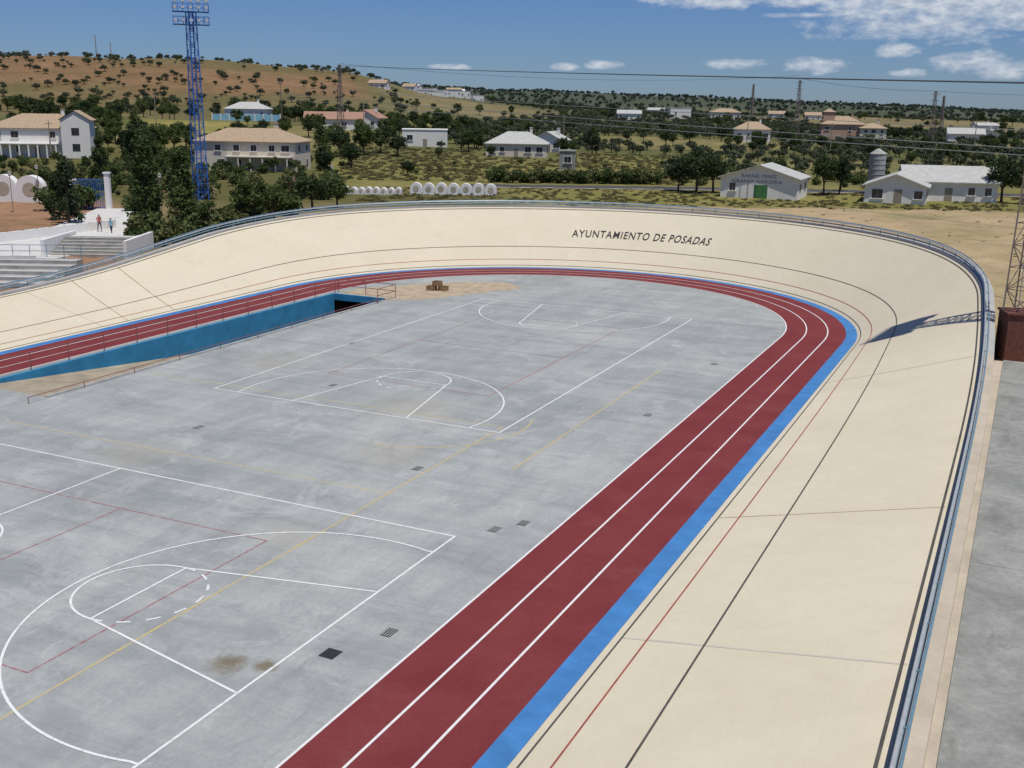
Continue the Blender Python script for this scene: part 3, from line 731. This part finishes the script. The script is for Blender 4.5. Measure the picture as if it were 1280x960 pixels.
for s in (-1,1): b.add([(9+s*3.5,-8.2,8.0),(9+s*3.5,-2.6,8.0),(9,-2.6,10.1),(9,-8.2,10.1)],[(0,1,2,3)],'roofterra')
for zz in (2.2,5.6): b.box((9,-7.92,zz),(1.6,0.08,1.5),'glass')
b.box((-2,-7.1,2.9),(14,2.2,0.2),'wallwhite')
for i in range(8): 
    b.box((-8.6+i*1.9,-8.0,1.2),(0.3,0.3,3.2),'wallwhite')
b.obj('gabled_wing',h1)
h2=house('cream_villa_house',-51.5,217,20,10,5.6,8.0,-6,'wallcream','roofterra','hip',2,6)
b=MB(); b.box((3,-6.2,2.8),(13,2.4,0.2),'wallcream')
for i in range(6): b.box((-3.0+i*2.4,-7.2,1.35),(0.28,0.28,2.7),'wallcream')
b.obj('porch',h2)
house('white_house',-96,400,15,9,4.2,6.6,0,'wallwhite','roofgrey','hip',1,4)
b=MB(); x,y=W(-95,392); b.box((x,y,T(x,y)+1.0),(24,0.3,2.4),'pool',YAW)
for i in range(9): 
    xx,yy=W(-107+i*3,391.8); b.box((xx,yy,T(x,y)+1.1),(0.35,0.4,2.7),'wallwhite',YAW)
b.obj('blue_boundary_wall')
house('farm_house',-57,350,18,9,3.4,5.4,5,'wallwhite','roofred','gable',1,5)
house('farm_house',-47,356,9,8,3.8,6.2,-15,'wallwhite','roofred','gabley',1,3)
house('white_warehouse',-24.5,300,12,9,4.4,4.6,3,'wallwhite','wallwhite','flat',1,3)
house('beige_house',0.5,277,15,10,3.2,6.0,-4,'wallcream','roofgrey','hip',1,5)
house('small_white_house',9.5,296,8,7,3.2,5.2,-20,'wallwhite','roofgrey','gabley',1,3)
house('transformer_hut',11,233,3.2,3,3.8,4.2,-8,'apron','crown','flat',1,1,False)
house('white_house',84,395,12.5,9,4.6,7.2,-10,'wallwhite','roofterra','hip',1,4)
h=house('pink_villa_house',118,402,15,11,6.6,9.4,-12,'wallpink','roofterra','hip',2,4)
b=MB(); b.box((-5,-1.5,5.3),(4,4,11.0),'wallpink'); b.add([(-7.3,-3.8,10.8),(-2.7,-3.8,10.8),(-2.7,0.8,10.8),(-7.3,0.8,10.8),(-5,-1.5,12.1)],[(0,1,4),(1,2,4),(2,3,4),(3,0,4)],'roofterra'); b.obj('tower_room',h)
house('cream_house',127,396,9,9,5.2,7.2,-12,'wallcream','roofterra','hip',2,3)
house('white_house',174,430,13,8,3.4,5.4,-15,'wallwhite','roofgrey','gable',1,4)
house('white_house',186,440,9,8,3.4,5.2,-15,'wallwhite','roofgrey','gabley',1,3)
house('cream_house',120,640,17,10,4.4,6.5,-5,'wallcream','roofterra','hip',1,5)
house('white_warehouse',96,655,12,10,6,6.2,0,'wallwhite','wallwhite','flat',1,2)
house('farm_house',63,620,13,9,3.6,5.4,-5,'wallwhite','roofgrey','gable',1,4)
random.seed(12)
for u in (508,516,524,533,541,548,556,563,570,577,585,592):
    d=1000+random.uniform(-40,90); l=d*(u-640)/1389
    house('town_house',l,d,random.uniform(8,14),8,random.uniform(4.5,7.5),9.0,random.uniform(-25,25),'wallwhite',random.choice(['roofterra','wallwhite','roofgrey']),random.choice(['flat','gable','flat']),1,3)
for u,d in ((815,820),(965,900),(1225,560),(470,640),(1010,760)):
    l=d*(u-640)/1389
    house('distant_house',l,d,random.uniform(9,13),8,random.uniform(3.2,4),random.uniform(5,5.8),random.uniform(-25,15),'wallwhite',random.choice(['roofterra','roofgrey']),'gable',1,3)
def sign(txt,parent,x,y,z,w,h,mat='signgrey'):
    cu=bpy.data.curves.new('s','FONT'); cu.body=txt; cu.size=1; cu.resolution_u=2
    o=bpy.data.objects.new('s',cu); scene.collection.objects.link(o)
    dg=bpy.context.evaluated_depsgraph_get(); me=bpy.data.meshes.new_from_object(o.evaluated_get(dg)); bpy.data.objects.remove(o)
    co=np.array([v.co[:] for v in me.vertices]); x0,x1=co[:,0].min(),co[:,0].max()
    for v in me.vertices: v.co=Vector((x-w/2+w*(v.co.x-x0)/(x1-x0),y,z+h*v.co.y/0.73))
    me.materials.clear(); me.materials.append(M[mat]); ob=bpy.data.objects.new('lettering',me); scene.collection.objects.link(ob); ob.parent=parent
hb=house('poultry_barn',38.2,168,11.5,8.5,3.1,4.9,-24,'wallwhite','roofgrey','gabley',1,3,True,doorm='green')
sign('RAFAEL PEREZ',hb,0,-4.30,3.15,5.2,0.50); sign('GRANJA AVICOLA',hb,-0.3,-4.30,2.35,7.6,0.50)
house('poultry_barn',56.8,163,8.5,9,2.5,4.1,-22,'wallwhite','roofgrey','gabley',1,3,True)
house('farm_building',66,168,13,9,3.0,5.0,-12,'wallwhite','roofgrey','gable',1,5,True)
x,y=W(57.8,176); z=T(x,y)
b=MB()
for s in range(6): b.beam((x,y,z+1.6+s*0.8),(x,y,z+2.38+s*0.8),1.25,'crown',20,1.25)
for s in range(7): b.beam((x,y,z+1.57+s*0.8),(x,y,z+1.63+s*0.8),1.31,'railwhite',20)
b.beam((x,y,z+6.4),(x,y,z+7.2),1.35,'crown',20,0.2); b.beam((x,y,z+0.8),(x,y,z+1.6),0.3,'crown',20,1.25)
for i in range(4): b.beam((x+1.1*math.cos(i*1.57),y+1.1*math.sin(i*1.57),z-0.2),(x+1.1*math.cos(i*1.57),y+1.1*math.sin(i*1.57),z+2),0.08,'railwhite')
b.obj('grain_silo')
def ribbon(name,pts,w,mat,lift=0.06):
    b=MB(); vs=[]; P=[]
    for i in range(len(pts)-1):
        for k in range(20): P.append([pts[i][j]+(pts[i+1][j]-pts[i][j])*k/20 for j in (0,1)])
    P.append(pts[-1])
    for i,p in enumerate(P):
        q=P[min(i+1,len(P)-1)]; o=P[max(i-1,0)]; t=Vector((q[0]-o[0],q[1]-o[1])).normalized(); nn=Vector((-t.y,t.x))*w/2
        for s in (-1,0,1):
            x,y=W(p[0]+nn.x*s,p[1]+nn.y*s); vs.append((x,y,T(x,y)+lift))
    b.add(vs,[(3*i+a,3*i+3+a,3*i+4+a,3*i+1+a) for i in range(len(P)-1) for a in (0,1)],mat); return b.obj(name)
ribbon('road',[(-8,181),(30,182),(60,180),(110,174),(200,160)],5.5,'asphalt',0.12)
ribbon('road_shoulder',[(-8,177.6),(30,178.6),(60,176.6),(110,170.6),(200,156.6)],1.0,'sandcon',0.10)
# ------------------------------------------------------------------ pool area on the left
def scallop(name,l0,l1,d,w,slant=0.0):
    e=MB(); k=int((l1-l0)/w)
    for i in range(k):
        lc=l0+w*(i+0.5); dd=d+slant*i; x,y=W(lc,dd); z=T(x,y); r=w*0.47
        def P(a,zz,off): 
            X,Y=W(lc+a,dd+off); return (X,Y,z+zz)
        m=14; hb_=r*0.95
        arcs=[(r*math.cos(math.pi*j/m),hb_+r*math.sin(math.pi*j/m)) for j in range(m+1)]
        pts=[(r,-0.1)]+arcs+[(-r,-0.1)]; kk=len(pts)
        V=[P(a,zz,-0.7) for a,zz in pts]+[P(a,zz,0.7) for a,zz in pts]
        e.add(V,[tuple(range(kk)),tuple(range(kk,2*kk))[::-1]]+[(j,(j+1)%kk,kk+(j+1)%kk,kk+j) for j in range(kk)],'trimw')
        rr=r*0.5; V=[P(rr*math.cos(2*math.pi*j/18),hb_+rr*math.sin(2*math.pi*j/18),-0.73) for j in range(18)]
        e.add(V,[tuple(range(18))],'sandcon')
    e.obj(name)
scallop('arched_pool_wall',-15.6,-2.4,163,1.85)
scallop('arched_pool_wall',-25.5,-15.8,162,1.1)
scallop('white_pool_arches',-72,-60.4,143,3.8,-0.8)
def sheet(name,pts,lift,mat):
    b=MB(); vs=[(*W(l,d),lift) for l,d in pts]; k=len(vs)
    vs+=[(x,y,-0.2) for x,y,z in vs]
    b.add(vs,[tuple(range(k))]+[(i,k+i,k+(i+1)%k,(i+1)%k) for i in range(k)],mat); return b.obj(name)
sheet('white_pavement',[(-50,101),(-48,113),(-51,133),(-44,134),(-40.5,113),(-37.5,103),(-38,92),(-40,84),(-54,84)][::-1],0.13,'plaza')
e=MB()
for i in range(6):
    x,y=W(-36.5,92.5+i*0.7); e.box((x,y,(0.2*(i+1))/2),(6.5,0.70,0.2*(i+1)),'crown',YAW); x,y=W(-36.5,92.2+i*0.7); e.box((x,y,0.2*(i+1)+0.01),(6.54,0.12,0.03),'sandcon',YAW)
x,y=W(-36.5,98.1); e.box((x,y,0.6),(6.5,2.6,1.19),'plaza',YAW)
for dx in (-3.5,3.5):
    x,y=W(-36.5+dx,95); e.box((x,y,0.75),(0.3,7,1.5),'trimw',YAW)
e.obj('concrete_steps')
e=MB()
for i in range(8):
    x,y=W(-52+i*1.9,83.5+0.2*i); e.box((x,y,0.55),(1.9,0.18,1.1),'trimw',YAW)
for i in range(9):
    x,y=W(-47.5+0.7*i,100+1.5*i); e.box((x,y,0.5),(0.25,1.9,1.0),'trimw',YAW-0.42)
e.obj('white_low_wall')
e=MB()
pp=[W(-52+i*1.4,90+0.1*i) for i in range(12)]
for h in (0.55,1.05): e.tube([(x,y,h+0.1) for x,y in pp],0.03,'railblue',6)
for x,y in pp: e.beam((x,y,0),(x,y,1.15),0.03,'railblue',6)
e.obj('pool_railing')
e=MB()
for i in range(5):
    x,y=W(-43,77+i*1.2); e.box((x,y,0.15+0.12*i),(20,1.2,0.3+0.24*i),'crown',YAW)
    x,y=W(-43,76.6+i*1.2); e.box((x,y,0.31+0.24*i),(20.04,0.3,0.04),'plaza',YAW)
e.obj('grandstand_terrace')
e=empty('blue_gate')
m=MB()
def gp(a,zz,o=0): 
    x,y=W(-53.2+a,133+o); return (x,y,zz+T(x,y))
for a in np.arange(0,3.3,0.22): m.beam(gp(a,0),gp(a,3.6),0.035,'twblue')
for zz in (0.2,1.8,3.6): m.beam(gp(0,zz),gp(3.2,zz),0.06,'twblue')
m.obj('bars',e)
m=MB()
for a,hh in ((-0.5,3.4),(3.7,4.3)): 
    x,y,z=gp(a,hh/2); m.box((x,y,z),(0.6,0.6,hh),'trimw',YAW); m.box((x,y,z+hh/2+0.1),(0.8,0.8,0.18),'trimw',YAW)
m.obj('pillars',e)
for l,d in ((-61,140),(-59,128),(-41.5,128),(-25,150)):
    x,y=W(l,d); z=T(x,y); m=MB(); m.beam((x,y,z),(x,y,z+4.2),0.06,'frame',8,0.04); m.beam((x,y,z+4.2),(x,y,z+4.35),0.05,'frame',8,0.2)
    m.beam((x,y,z+4.35),(x,y,z+4.7),0.18,'trimw',10,0.24); m.beam((x,y,z+4.7),(x,y,z+4.85),0.26,'frame',10,0.04); m.obj('street_lamp')
# ------------------------------------------------------------------ people
def person(l,d,face,shirt,pose):
    x,y=W(l,d); e=empty('person',(x,y,0.135),face)
    P={'hip':(0,0,.93),'chest':(0,-.01,1.22),'neckb':(0,0,1.45),'neck':(0,-.02,1.52),'head':(0,-.03,1.62),'top':(0,-.02,1.72)}
    ch=[('hip','chest'),('chest','neckb'),('neckb','neck'),('neck','head'),('head','top')]
    Rr={'hip':.135,'chest':.15,'neckb':.09,'neck':.055,'head':.095,'top':.07}
    for s,k in ((-1,'l'),(1,'r')):
        st=0.18*pose*s
        P[k+'th']=(s*.1,0,.88);P[k+'kn']=(s*.11,-st*0.6-0.02,.49);P[k+'an']=(s*.115,-st+0.03,.09);P[k+'to']=(s*.12,-st-0.13,.04)
        Rr.update({k+'th':.09,k+'kn':.058,k+'an':.04,k+'to':.035})
        ch+=[('hip',k+'th'),(k+'th',k+'kn'),(k+'kn',k+'an'),(k+'an',k+'to')]
        P[k+'sh']=(s*.19,0,1.41);P[k+'el']=(s*.25,st*0.5+.02,1.13);P[k+'wr']=(s*.25,st-(.16 if s>0 else .03),.90 if s<0 else .97);P[k+'pa']=(s*.25,P[k+'wr'][1]-.03,P[k+'wr'][2]-.08)
        Rr.update({k+'sh':.062,k+'el':.043,k+'wr':.028,k+'pa':.034})
        ch+=[('neckb',k+'sh'),(k+'sh',k+'el'),(k+'el',k+'wr'),(k+'wr',k+'pa')]
    ks=list(P); me=bpy.data.meshes.new('body'); me.from_pydata([P[k] for k in ks],[(ks.index(a),ks.index(b_)) for a,b_ in ch],[])
    o=bpy.data.objects.new('body',me); scene.collection.objects.link(o)
    o.modifiers.new('s','SKIN')
    for i,k in enumerate(ks): me.skin_vertices[0].data[i].radius=(Rr[k],Rr[k]*(0.72 if k in('chest','hip') else 1)); me.skin_vertices[0].data[i].use_root=(k=='hip')
    ss=o.modifiers.new('u','SUBSURF'); ss.levels=2; ss.render_levels=2
    dg=bpy.context.evaluated_depsgraph_get(); m2=bpy.data.meshes.new_from_object(o.evaluated_get(dg)); bpy.data.objects.remove(o)
    m2.materials.clear()
    for k in ('skin',shirt,'trouser','shoe','hair'): m2.materials.append(M[k])
    for p in m2.polygons:
        c=p.center; p.use_smooth=True
        p.material_index=3 if c.z<.1 else 2 if c.z<.95 and abs(c.x)<.21 else 1 if (.95<=c.z<1.47 and (abs(c.x)<.21 or c.z>1.2)) else 4 if (c.z>1.66 or (c.z>1.58 and c.y>0.0)) else 0
    o=bpy.data.objects.new('body',m2); scene.collection.objects.link(o); o.parent=e
    m=MB(); m.beam((0,-.115,1.63),(0,-.145,1.60),0.010,'skin',6,0.016)
    for s in (-1,1):
        m.beam((s*.035,-.113,1.645),(s*.035,-.121,1.645),0.011,'hair',8); m.beam((s*.09,-.02,1.62),(s*.112,-.01,1.63),0.022,'skin',8)
        k='l' if s<0 else 'r'; pa=Vector(P[k+'pa'])
        for i in range(4):
            q=pa+Vector((0,(i-1.5)*0.018,-0.03)); L=(0.05,.062,.066,.056)[i]; r_=q+Vector((-s*.006,-.004,-L)); m.beam(q,r_,0.009,'skin',6,0.008); m.beam(r_,r_+Vector((-s*.018,-.004,-.022)),0.008,'skin',6,0.006)
        q=pa+Vector((0,-.028,.0)); m.beam(q,q+Vector((-s*.01,-.03,-.04)),0.011,'skin',6,0.008)
    m.beam((-.022,-.119,1.575),(.022,-.119,1.575),0.006,'wallpink',6); m.obj('face_and_hands',e,True)
person(-41.9,109.5,YAW+0.8,'shirt',1.0)
person(-39.6,106.5,YAW-0.5,'pool',0.7)
# ------------------------------------------------------------------ poles, pylons, cables
def at(l,d): x,y=W(l,d); return x,y,T(x,y)
for l,d,H in ((101,400,22),(131,350,18),(-52,330,20),(-69.5,330,15),(148,700,22),(214,560,18)):
    x,y,z=at(l,d); m=MB()
    if H>16.5:
        t=0.07 if d<450 else 0.14
        lattice(m,x,y,z-0.3,H,1.7 if H<20.5 else 2.0,0.5,'twgrey',1.6,t)
        for zz in (H-1.2,H-3.2):
            p=W(l-1.6,d);q=W(l+1.6,d); m.beam((*p,z+zz),(*q,z+zz),0.09,'twgrey')
        m.obj('electricity_pylon')
    else:
        m.beam((x,y,z-0.3),(x,y,z+H),0.2,'twgrey',8,0.1); m.box((x,y,z+H-0.5),(2.0,0.14,0.14),'twgrey',YAW); m.obj('utility_pole')
for u,d,H in ((122,740,14),(140,745,10),(1035,300,9),(930,330,9),(190,300,12),(700,330,9),(55,240,8),(450,320,10),(1215,330,10)):
    l=d*(u-640)/1389; x,y,z=at(l,d); m=MB(); m.beam((x,y,z-0.3),(x,y,z+H),0.16 if d<500 else 0.4,'frame',8,0.1 if d<500 else 0.25); m.box((x,y,z+H-0.6),(1.8,0.12,0.12),'frame',YAW); m.obj('utility_pole')
def cable(p,q,r,sag,mat='wire'):
    m=MB(); pts=[]
    for i in range(41):
        t=i/40; pts.append((p[0]+(q[0]-p[0])*t,p[1]+(q[1]-p[1])*t,p[2]+(q[2]-p[2])*t-sag*4*t*(1-t)))
    m.tube(pts,r,mat,6); return m
cable((*W(-52,330),23.4),(*W(40,70),14.9),0.07,0.3).obj('power_cable')
m=MB()
for k,(za,zb,r,ma) in enumerate(((15.2,8.6,0.055,'wirelight'),(13.8,7.9,0.055,'wirelight'),(17.2,10.6,0.045,'wirelight'))):
    c=cable((*W(-69.5+k,330),za),(*W(75,100+k),zb),r,0.6,ma); m.add(c.v,c.f,ma)
c=cable((*W(101,400),23.5),(*W(131,350),19),0.06,1.0); m.add(c.v,c.f,'wire')
c=cable((*W(-52,330),24.0),(*W(101,400),24.5),0.05,3.0); m.add(c.v,c.f,'wire')
c=cable((*W(131,350),19.0),(*W(200,330),19.0),0.06,1.0); m.add(c.v,c.f,'wire')
m.obj('power_cable')
# ------------------------------------------------------------------ olive groves and scrub
rng=np.random.default_rng(5)
pts=[];scl=[]
def U(l,d): return 640+1389*l/d
def tryadd(l,d,s):
    if not clear_of(l,d): return
    if d>600 and 490<U(l,d)<610 and d<1120: return
    x,y=W(l,d); pts.append((x,y,T(x,y)-0.05)); scl.append(s)
def clump(x,y): return math.sin(x*0.023+0.7)*math.sin(y*0.027+1.1)+0.6*math.sin(x*0.061-y*0.047)+0.4*math.sin(x*0.12+y*0.1)
d=430
while d<800:
    for l in np.arange(-0.62*d,-0.1*d,9.0):
        x,y=W(l,d); k=clump(x,y); pr=(0.14 if k<0.1 else 0.62)+(0.28 if d<510 else 0)
        if rng.random()<pr: tryadd(l+rng.normal()*3.0,d+rng.normal()*3.4,rng.uniform(0.45,1.25))
    d+=8.5+ (d-430)*0.006
for l in np.arange(-440,-120,7):
    x,y=W(l,765)
    if rng.random()<(0.85 if clump(x*1.7,y)>0 else 0.3): tryadd(l+rng.normal()*3,765+rng.normal()*8,rng.uniform(0.8,1.9))
def field(x,y,l,d):
    return math.sin(x*0.011+2)*math.cos(y*0.009+x*0.004)>0.15 or (d<450 and math.sin(x*0.035+1)*math.cos(y*0.03)>0.2)
d=290
while d<980:
    sp=6.8 if d<600 else 9.5
    for l in np.arange(-0.12*d,0.6*d,sp):
        x,y=W(l,d)
        if field(x,y,l,d) and rng.random()<0.95: continue
        if rng.random()<0.9: tryadd(l+rng.normal()*0.9,d+rng.normal()*0.9,rng.uniform(0.65,1.1))
    d+=sp
for l in np.arange(25,130,7.0):
    for d in np.arange(205,285,7.0):
        x,y=W(l,d)
        if U(l,d)>830 and rng.random()<(0.8 if clump(x,y)>-0.3 else 0.25): tryadd(l+rng.normal()*1.2,d+rng.normal()*1.2,rng.uniform(0.55,1.05))
scatter('olive_grove',['olive'],pts,scl)
pts=[];scl=[]
d=1000
while d<2100:
    for l in np.arange(-0.2*d,0.6*d,17):
        x,y=W(l,d)
        if rng.random()<(0.8 if clump(x*0.4,y*0.4)>-0.4 else 0.2): tryadd(l+rng.normal()*4,d+rng.normal()*5,rng.uniform(1.0,1.9))
    d+=24
scatter('olive_grove',['farolive'],pts,scl)
pts=[];scl=[]
for i in range(900):
    d=rng.uniform(255,460); l=rng.uniform(-0.6*d,-0.02*d); u=U(l,d); x,y=W(l,d)
    if 150<u<290 and 300<d<380: continue
    if clump(x*2,y*2)<0.15 and rng.random()<0.85: continue
    tryadd(l,d,rng.uniform(0.35,1.1))
for i in range(60):
    d=rng.uniform(190,262); l=rng.uniform(-0.5*d,-0.17*d); tryadd(l,d,rng.uniform(0.25,0.55))
for i in range(260):
    d=rng.uniform(270,460); l=rng.uniform(-0.02*d,0.55*d); x,y=W(l,d)
    if clump(x*2,y*2)<0.2 and rng.random()<0.85: continue
    tryadd(l,d,rng.uniform(0.35,0.95))
for i in range(260):
    d=rng.uniform(450,980); l=rng.uniform(-0.1*d,0.55*d); x,y=W(l,d)
    if clump(x,y)<0.3 and rng.random()<0.8: continue
    tryadd(l,d,rng.uniform(0.5,1.2))
scatter('distant_trees',['round','dark'],pts,scl)
pts=[];scl=[]
for l in np.arange(-4,25,1.2): tryadd(l,190+rng.normal()*0.5+l*0.05,rng.uniform(1.0,1.6))
for i in range(260):
    d=rng.uniform(150,262); l=rng.uniform(-0.5*d,-0.16*d); tryadd(l,d,rng.uniform(0.4,1.35))
for i in range(40):
    d=rng.uniform(190,262); l=rng.uniform(-0.16*d,0.14*d); tryadd(l,d,rng.uniform(0.3,0.8))
for i in range(100):
    d=rng.uniform(188,215); l=rng.uniform(28,100); tryadd(l,d,rng.uniform(0.6,1.4))
for i in range(60):
    d=rng.uniform(97,135); l=-30-rng.uniform(0,6)+ (d-100)*0.1; tryadd(l,d,rng.uniform(0.5,1.2))
scatter('shrubbery',['bush','pale'],pts,scl)
pts=[];scl=[]
for i in range(1500):
    d=rng.uniform(148,176); l=rng.uniform(-22,110); tryadd(l,d,rng.uniform(0.3,0.8))
for i in range(200):
    d=rng.uniform(100,146); l=rng.uniform(-6,90)
    if loopdist(*W(l,d))>9: tryadd(l,d,rng.uniform(0.15,0.35))
for i in range(1800):
    d=rng.uniform(190,290); l=rng.uniform(-0.16*d,0.16*d); tryadd(l,d,rng.uniform(0.4,1.2))
scatter('weeds',['tuft'],pts,scl)
# ------------------------------------------------------------------ world, sun, camera
SEL=71.5; sh=Vector((0.85,-0.52)).normalized()
ts=Vector((sh.x*math.cos(rad(SEL)),sh.y*math.cos(rad(SEL)),math.sin(rad(SEL))))
w=bpy.data.worlds.new("World"); scene.world=w; w.use_nodes=True; nt=w.node_tree
bg=nt.nodes['Background']; sky=N(nt,'ShaderNodeTexSky',sky_type='NISHITA'); sky.sun_disc=False
sky.sun_elevation=rad(SEL); sky.sun_rotation=math.atan2(ts.x,ts.y); sky.air_density=1.0; sky.dust_density=0.2; sky.ozone_density=4.0; sky.altitude=300
tc=N(nt,'ShaderNodeTexCoord'); D=tc.outputs['Generated']
tint=mixc(nt,1.0,sky.outputs[0],(0.47,0.64,1.0),'MULTIPLY')
nt.links.new(tint,bg.inputs[0]); bg.inputs[1].default_value=0.072
sx=N(nt,'ShaderNodeSeparateXYZ'); nt.links.new(D,sx.inputs[0])
az=mathn(nt,'ARCTAN2',sx.outputs[0],sx.outputs[1]); el=mathn(nt,'ARCSINE',sx.outputs[2])
mask=None
for (u,v,wu,wv) in ((860,2,85,15),(985,6,70,12),(1150,24,160,40),(1235,14,120,40),(910,81,42,7),(1010,84,44,12),(1110,67,26,10),(1195,82,50,13),(1240,93,44,12),(1125,94,22,6),(745,81,28,6),(700,84,20,5),(1000,25,60,4),(560,84,30,4)):
    a0=math.atan((u-640)/1389)-YAW; e0=((130+(u-640)*0.0148)-v)/1442
    q=mathn(nt,'ADD',mathn(nt,'POWER',mathn(nt,'DIVIDE',mathn(nt,'SUBTRACT',az,a0),wu/1389),2.0),mathn(nt,'POWER',mathn(nt,'DIVIDE',mathn(nt,'SUBTRACT',el,e0),wv/1442),2.0))
    q=mathn(nt,'SUBTRACT',1.0,q)
    mask=q if mask is None else mathn(nt,'MAXIMUM',mask,q)
mask=mathn(nt,'MAXIMUM',mask,-1.0)
cv=N(nt,'ShaderNodeCombineXYZ'); nt.links.new(az,cv.inputs[0]); nt.links.new(mathn(nt,'MULTIPLY',el,2.2),cv.inputs[1])
nz=noise(nt,34,9,cv.outputs[0],0.64,0.2)
k=mathn(nt,'ADD',mathn(nt,'MULTIPLY',mask,0.75),mathn(nt,'MULTIPLY',mathn(nt,'SUBTRACT',nz,0.48),2.9))
dens=ramp(nt,k,[(0.06,0.0),(0.85,0.9)])
cc=ramp(nt,noise(nt,60,6,cv.outputs[0],0.6),[(0.35,(0.42,0.50,0.64)),(0.62,(0.76,0.81,0.87))])
bg2=N(nt,'ShaderNodeBackground'); nt.links.new(cc,bg2.inputs[0]); bg2.inputs[1].default_value=0.85
mx=N(nt,'ShaderNodeMixShader'); nt.links.new(dens,mx.inputs[0]); nt.links.new(bg.outputs[0],mx.inputs[1]); nt.links.new(bg2.outputs[0],mx.inputs[2])
nt.links.new(mx.outputs[0],nt.nodes['World Output'].inputs[0])
sl=bpy.data.lights.new('sun','SUN'); sl.energy=3.75; sl.angle=rad(0.5); sl.color=(1.0,0.955,0.88)
so=bpy.data.objects.new('sun',sl); scene.collection.objects.link(so); so.rotation_euler=ts.to_track_quat('Z','Y').to_euler(); so.location=(0,0,60)
cam=bpy.data.cameras.new('camera'); co=bpy.data.objects.new('camera',cam); scene.collection.objects.link(co); scene.camera=co
cam.sensor_width=36; cam.lens=1350.9/1280*36; cam.clip_start=0.3; cam.clip_end=20000
pit,rol=rad(14.526),rad(0.849)
F=Vector((-math.sin(YAW)*math.cos(pit),math.cos(YAW)*math.cos(pit),-math.sin(pit)))
R0=Vector((math.cos(YAW),math.sin(YAW),0)); U0=R0.cross(F)
R2=R0*math.cos(rol)+U0*math.sin(rol); U2=-R0*math.sin(rol)+U0*math.cos(rol)
co.matrix_world=Matrix(((R2.x,U2.x,-F.x,EX),(R2.y,U2.y,-F.y,EY),(R2.z,U2.z,-F.z,EZ),(0,0,0,1)))
scene.view_settings.view_transform='Standard'; scene.view_settings.look='None'; scene.view_settings.exposure=0
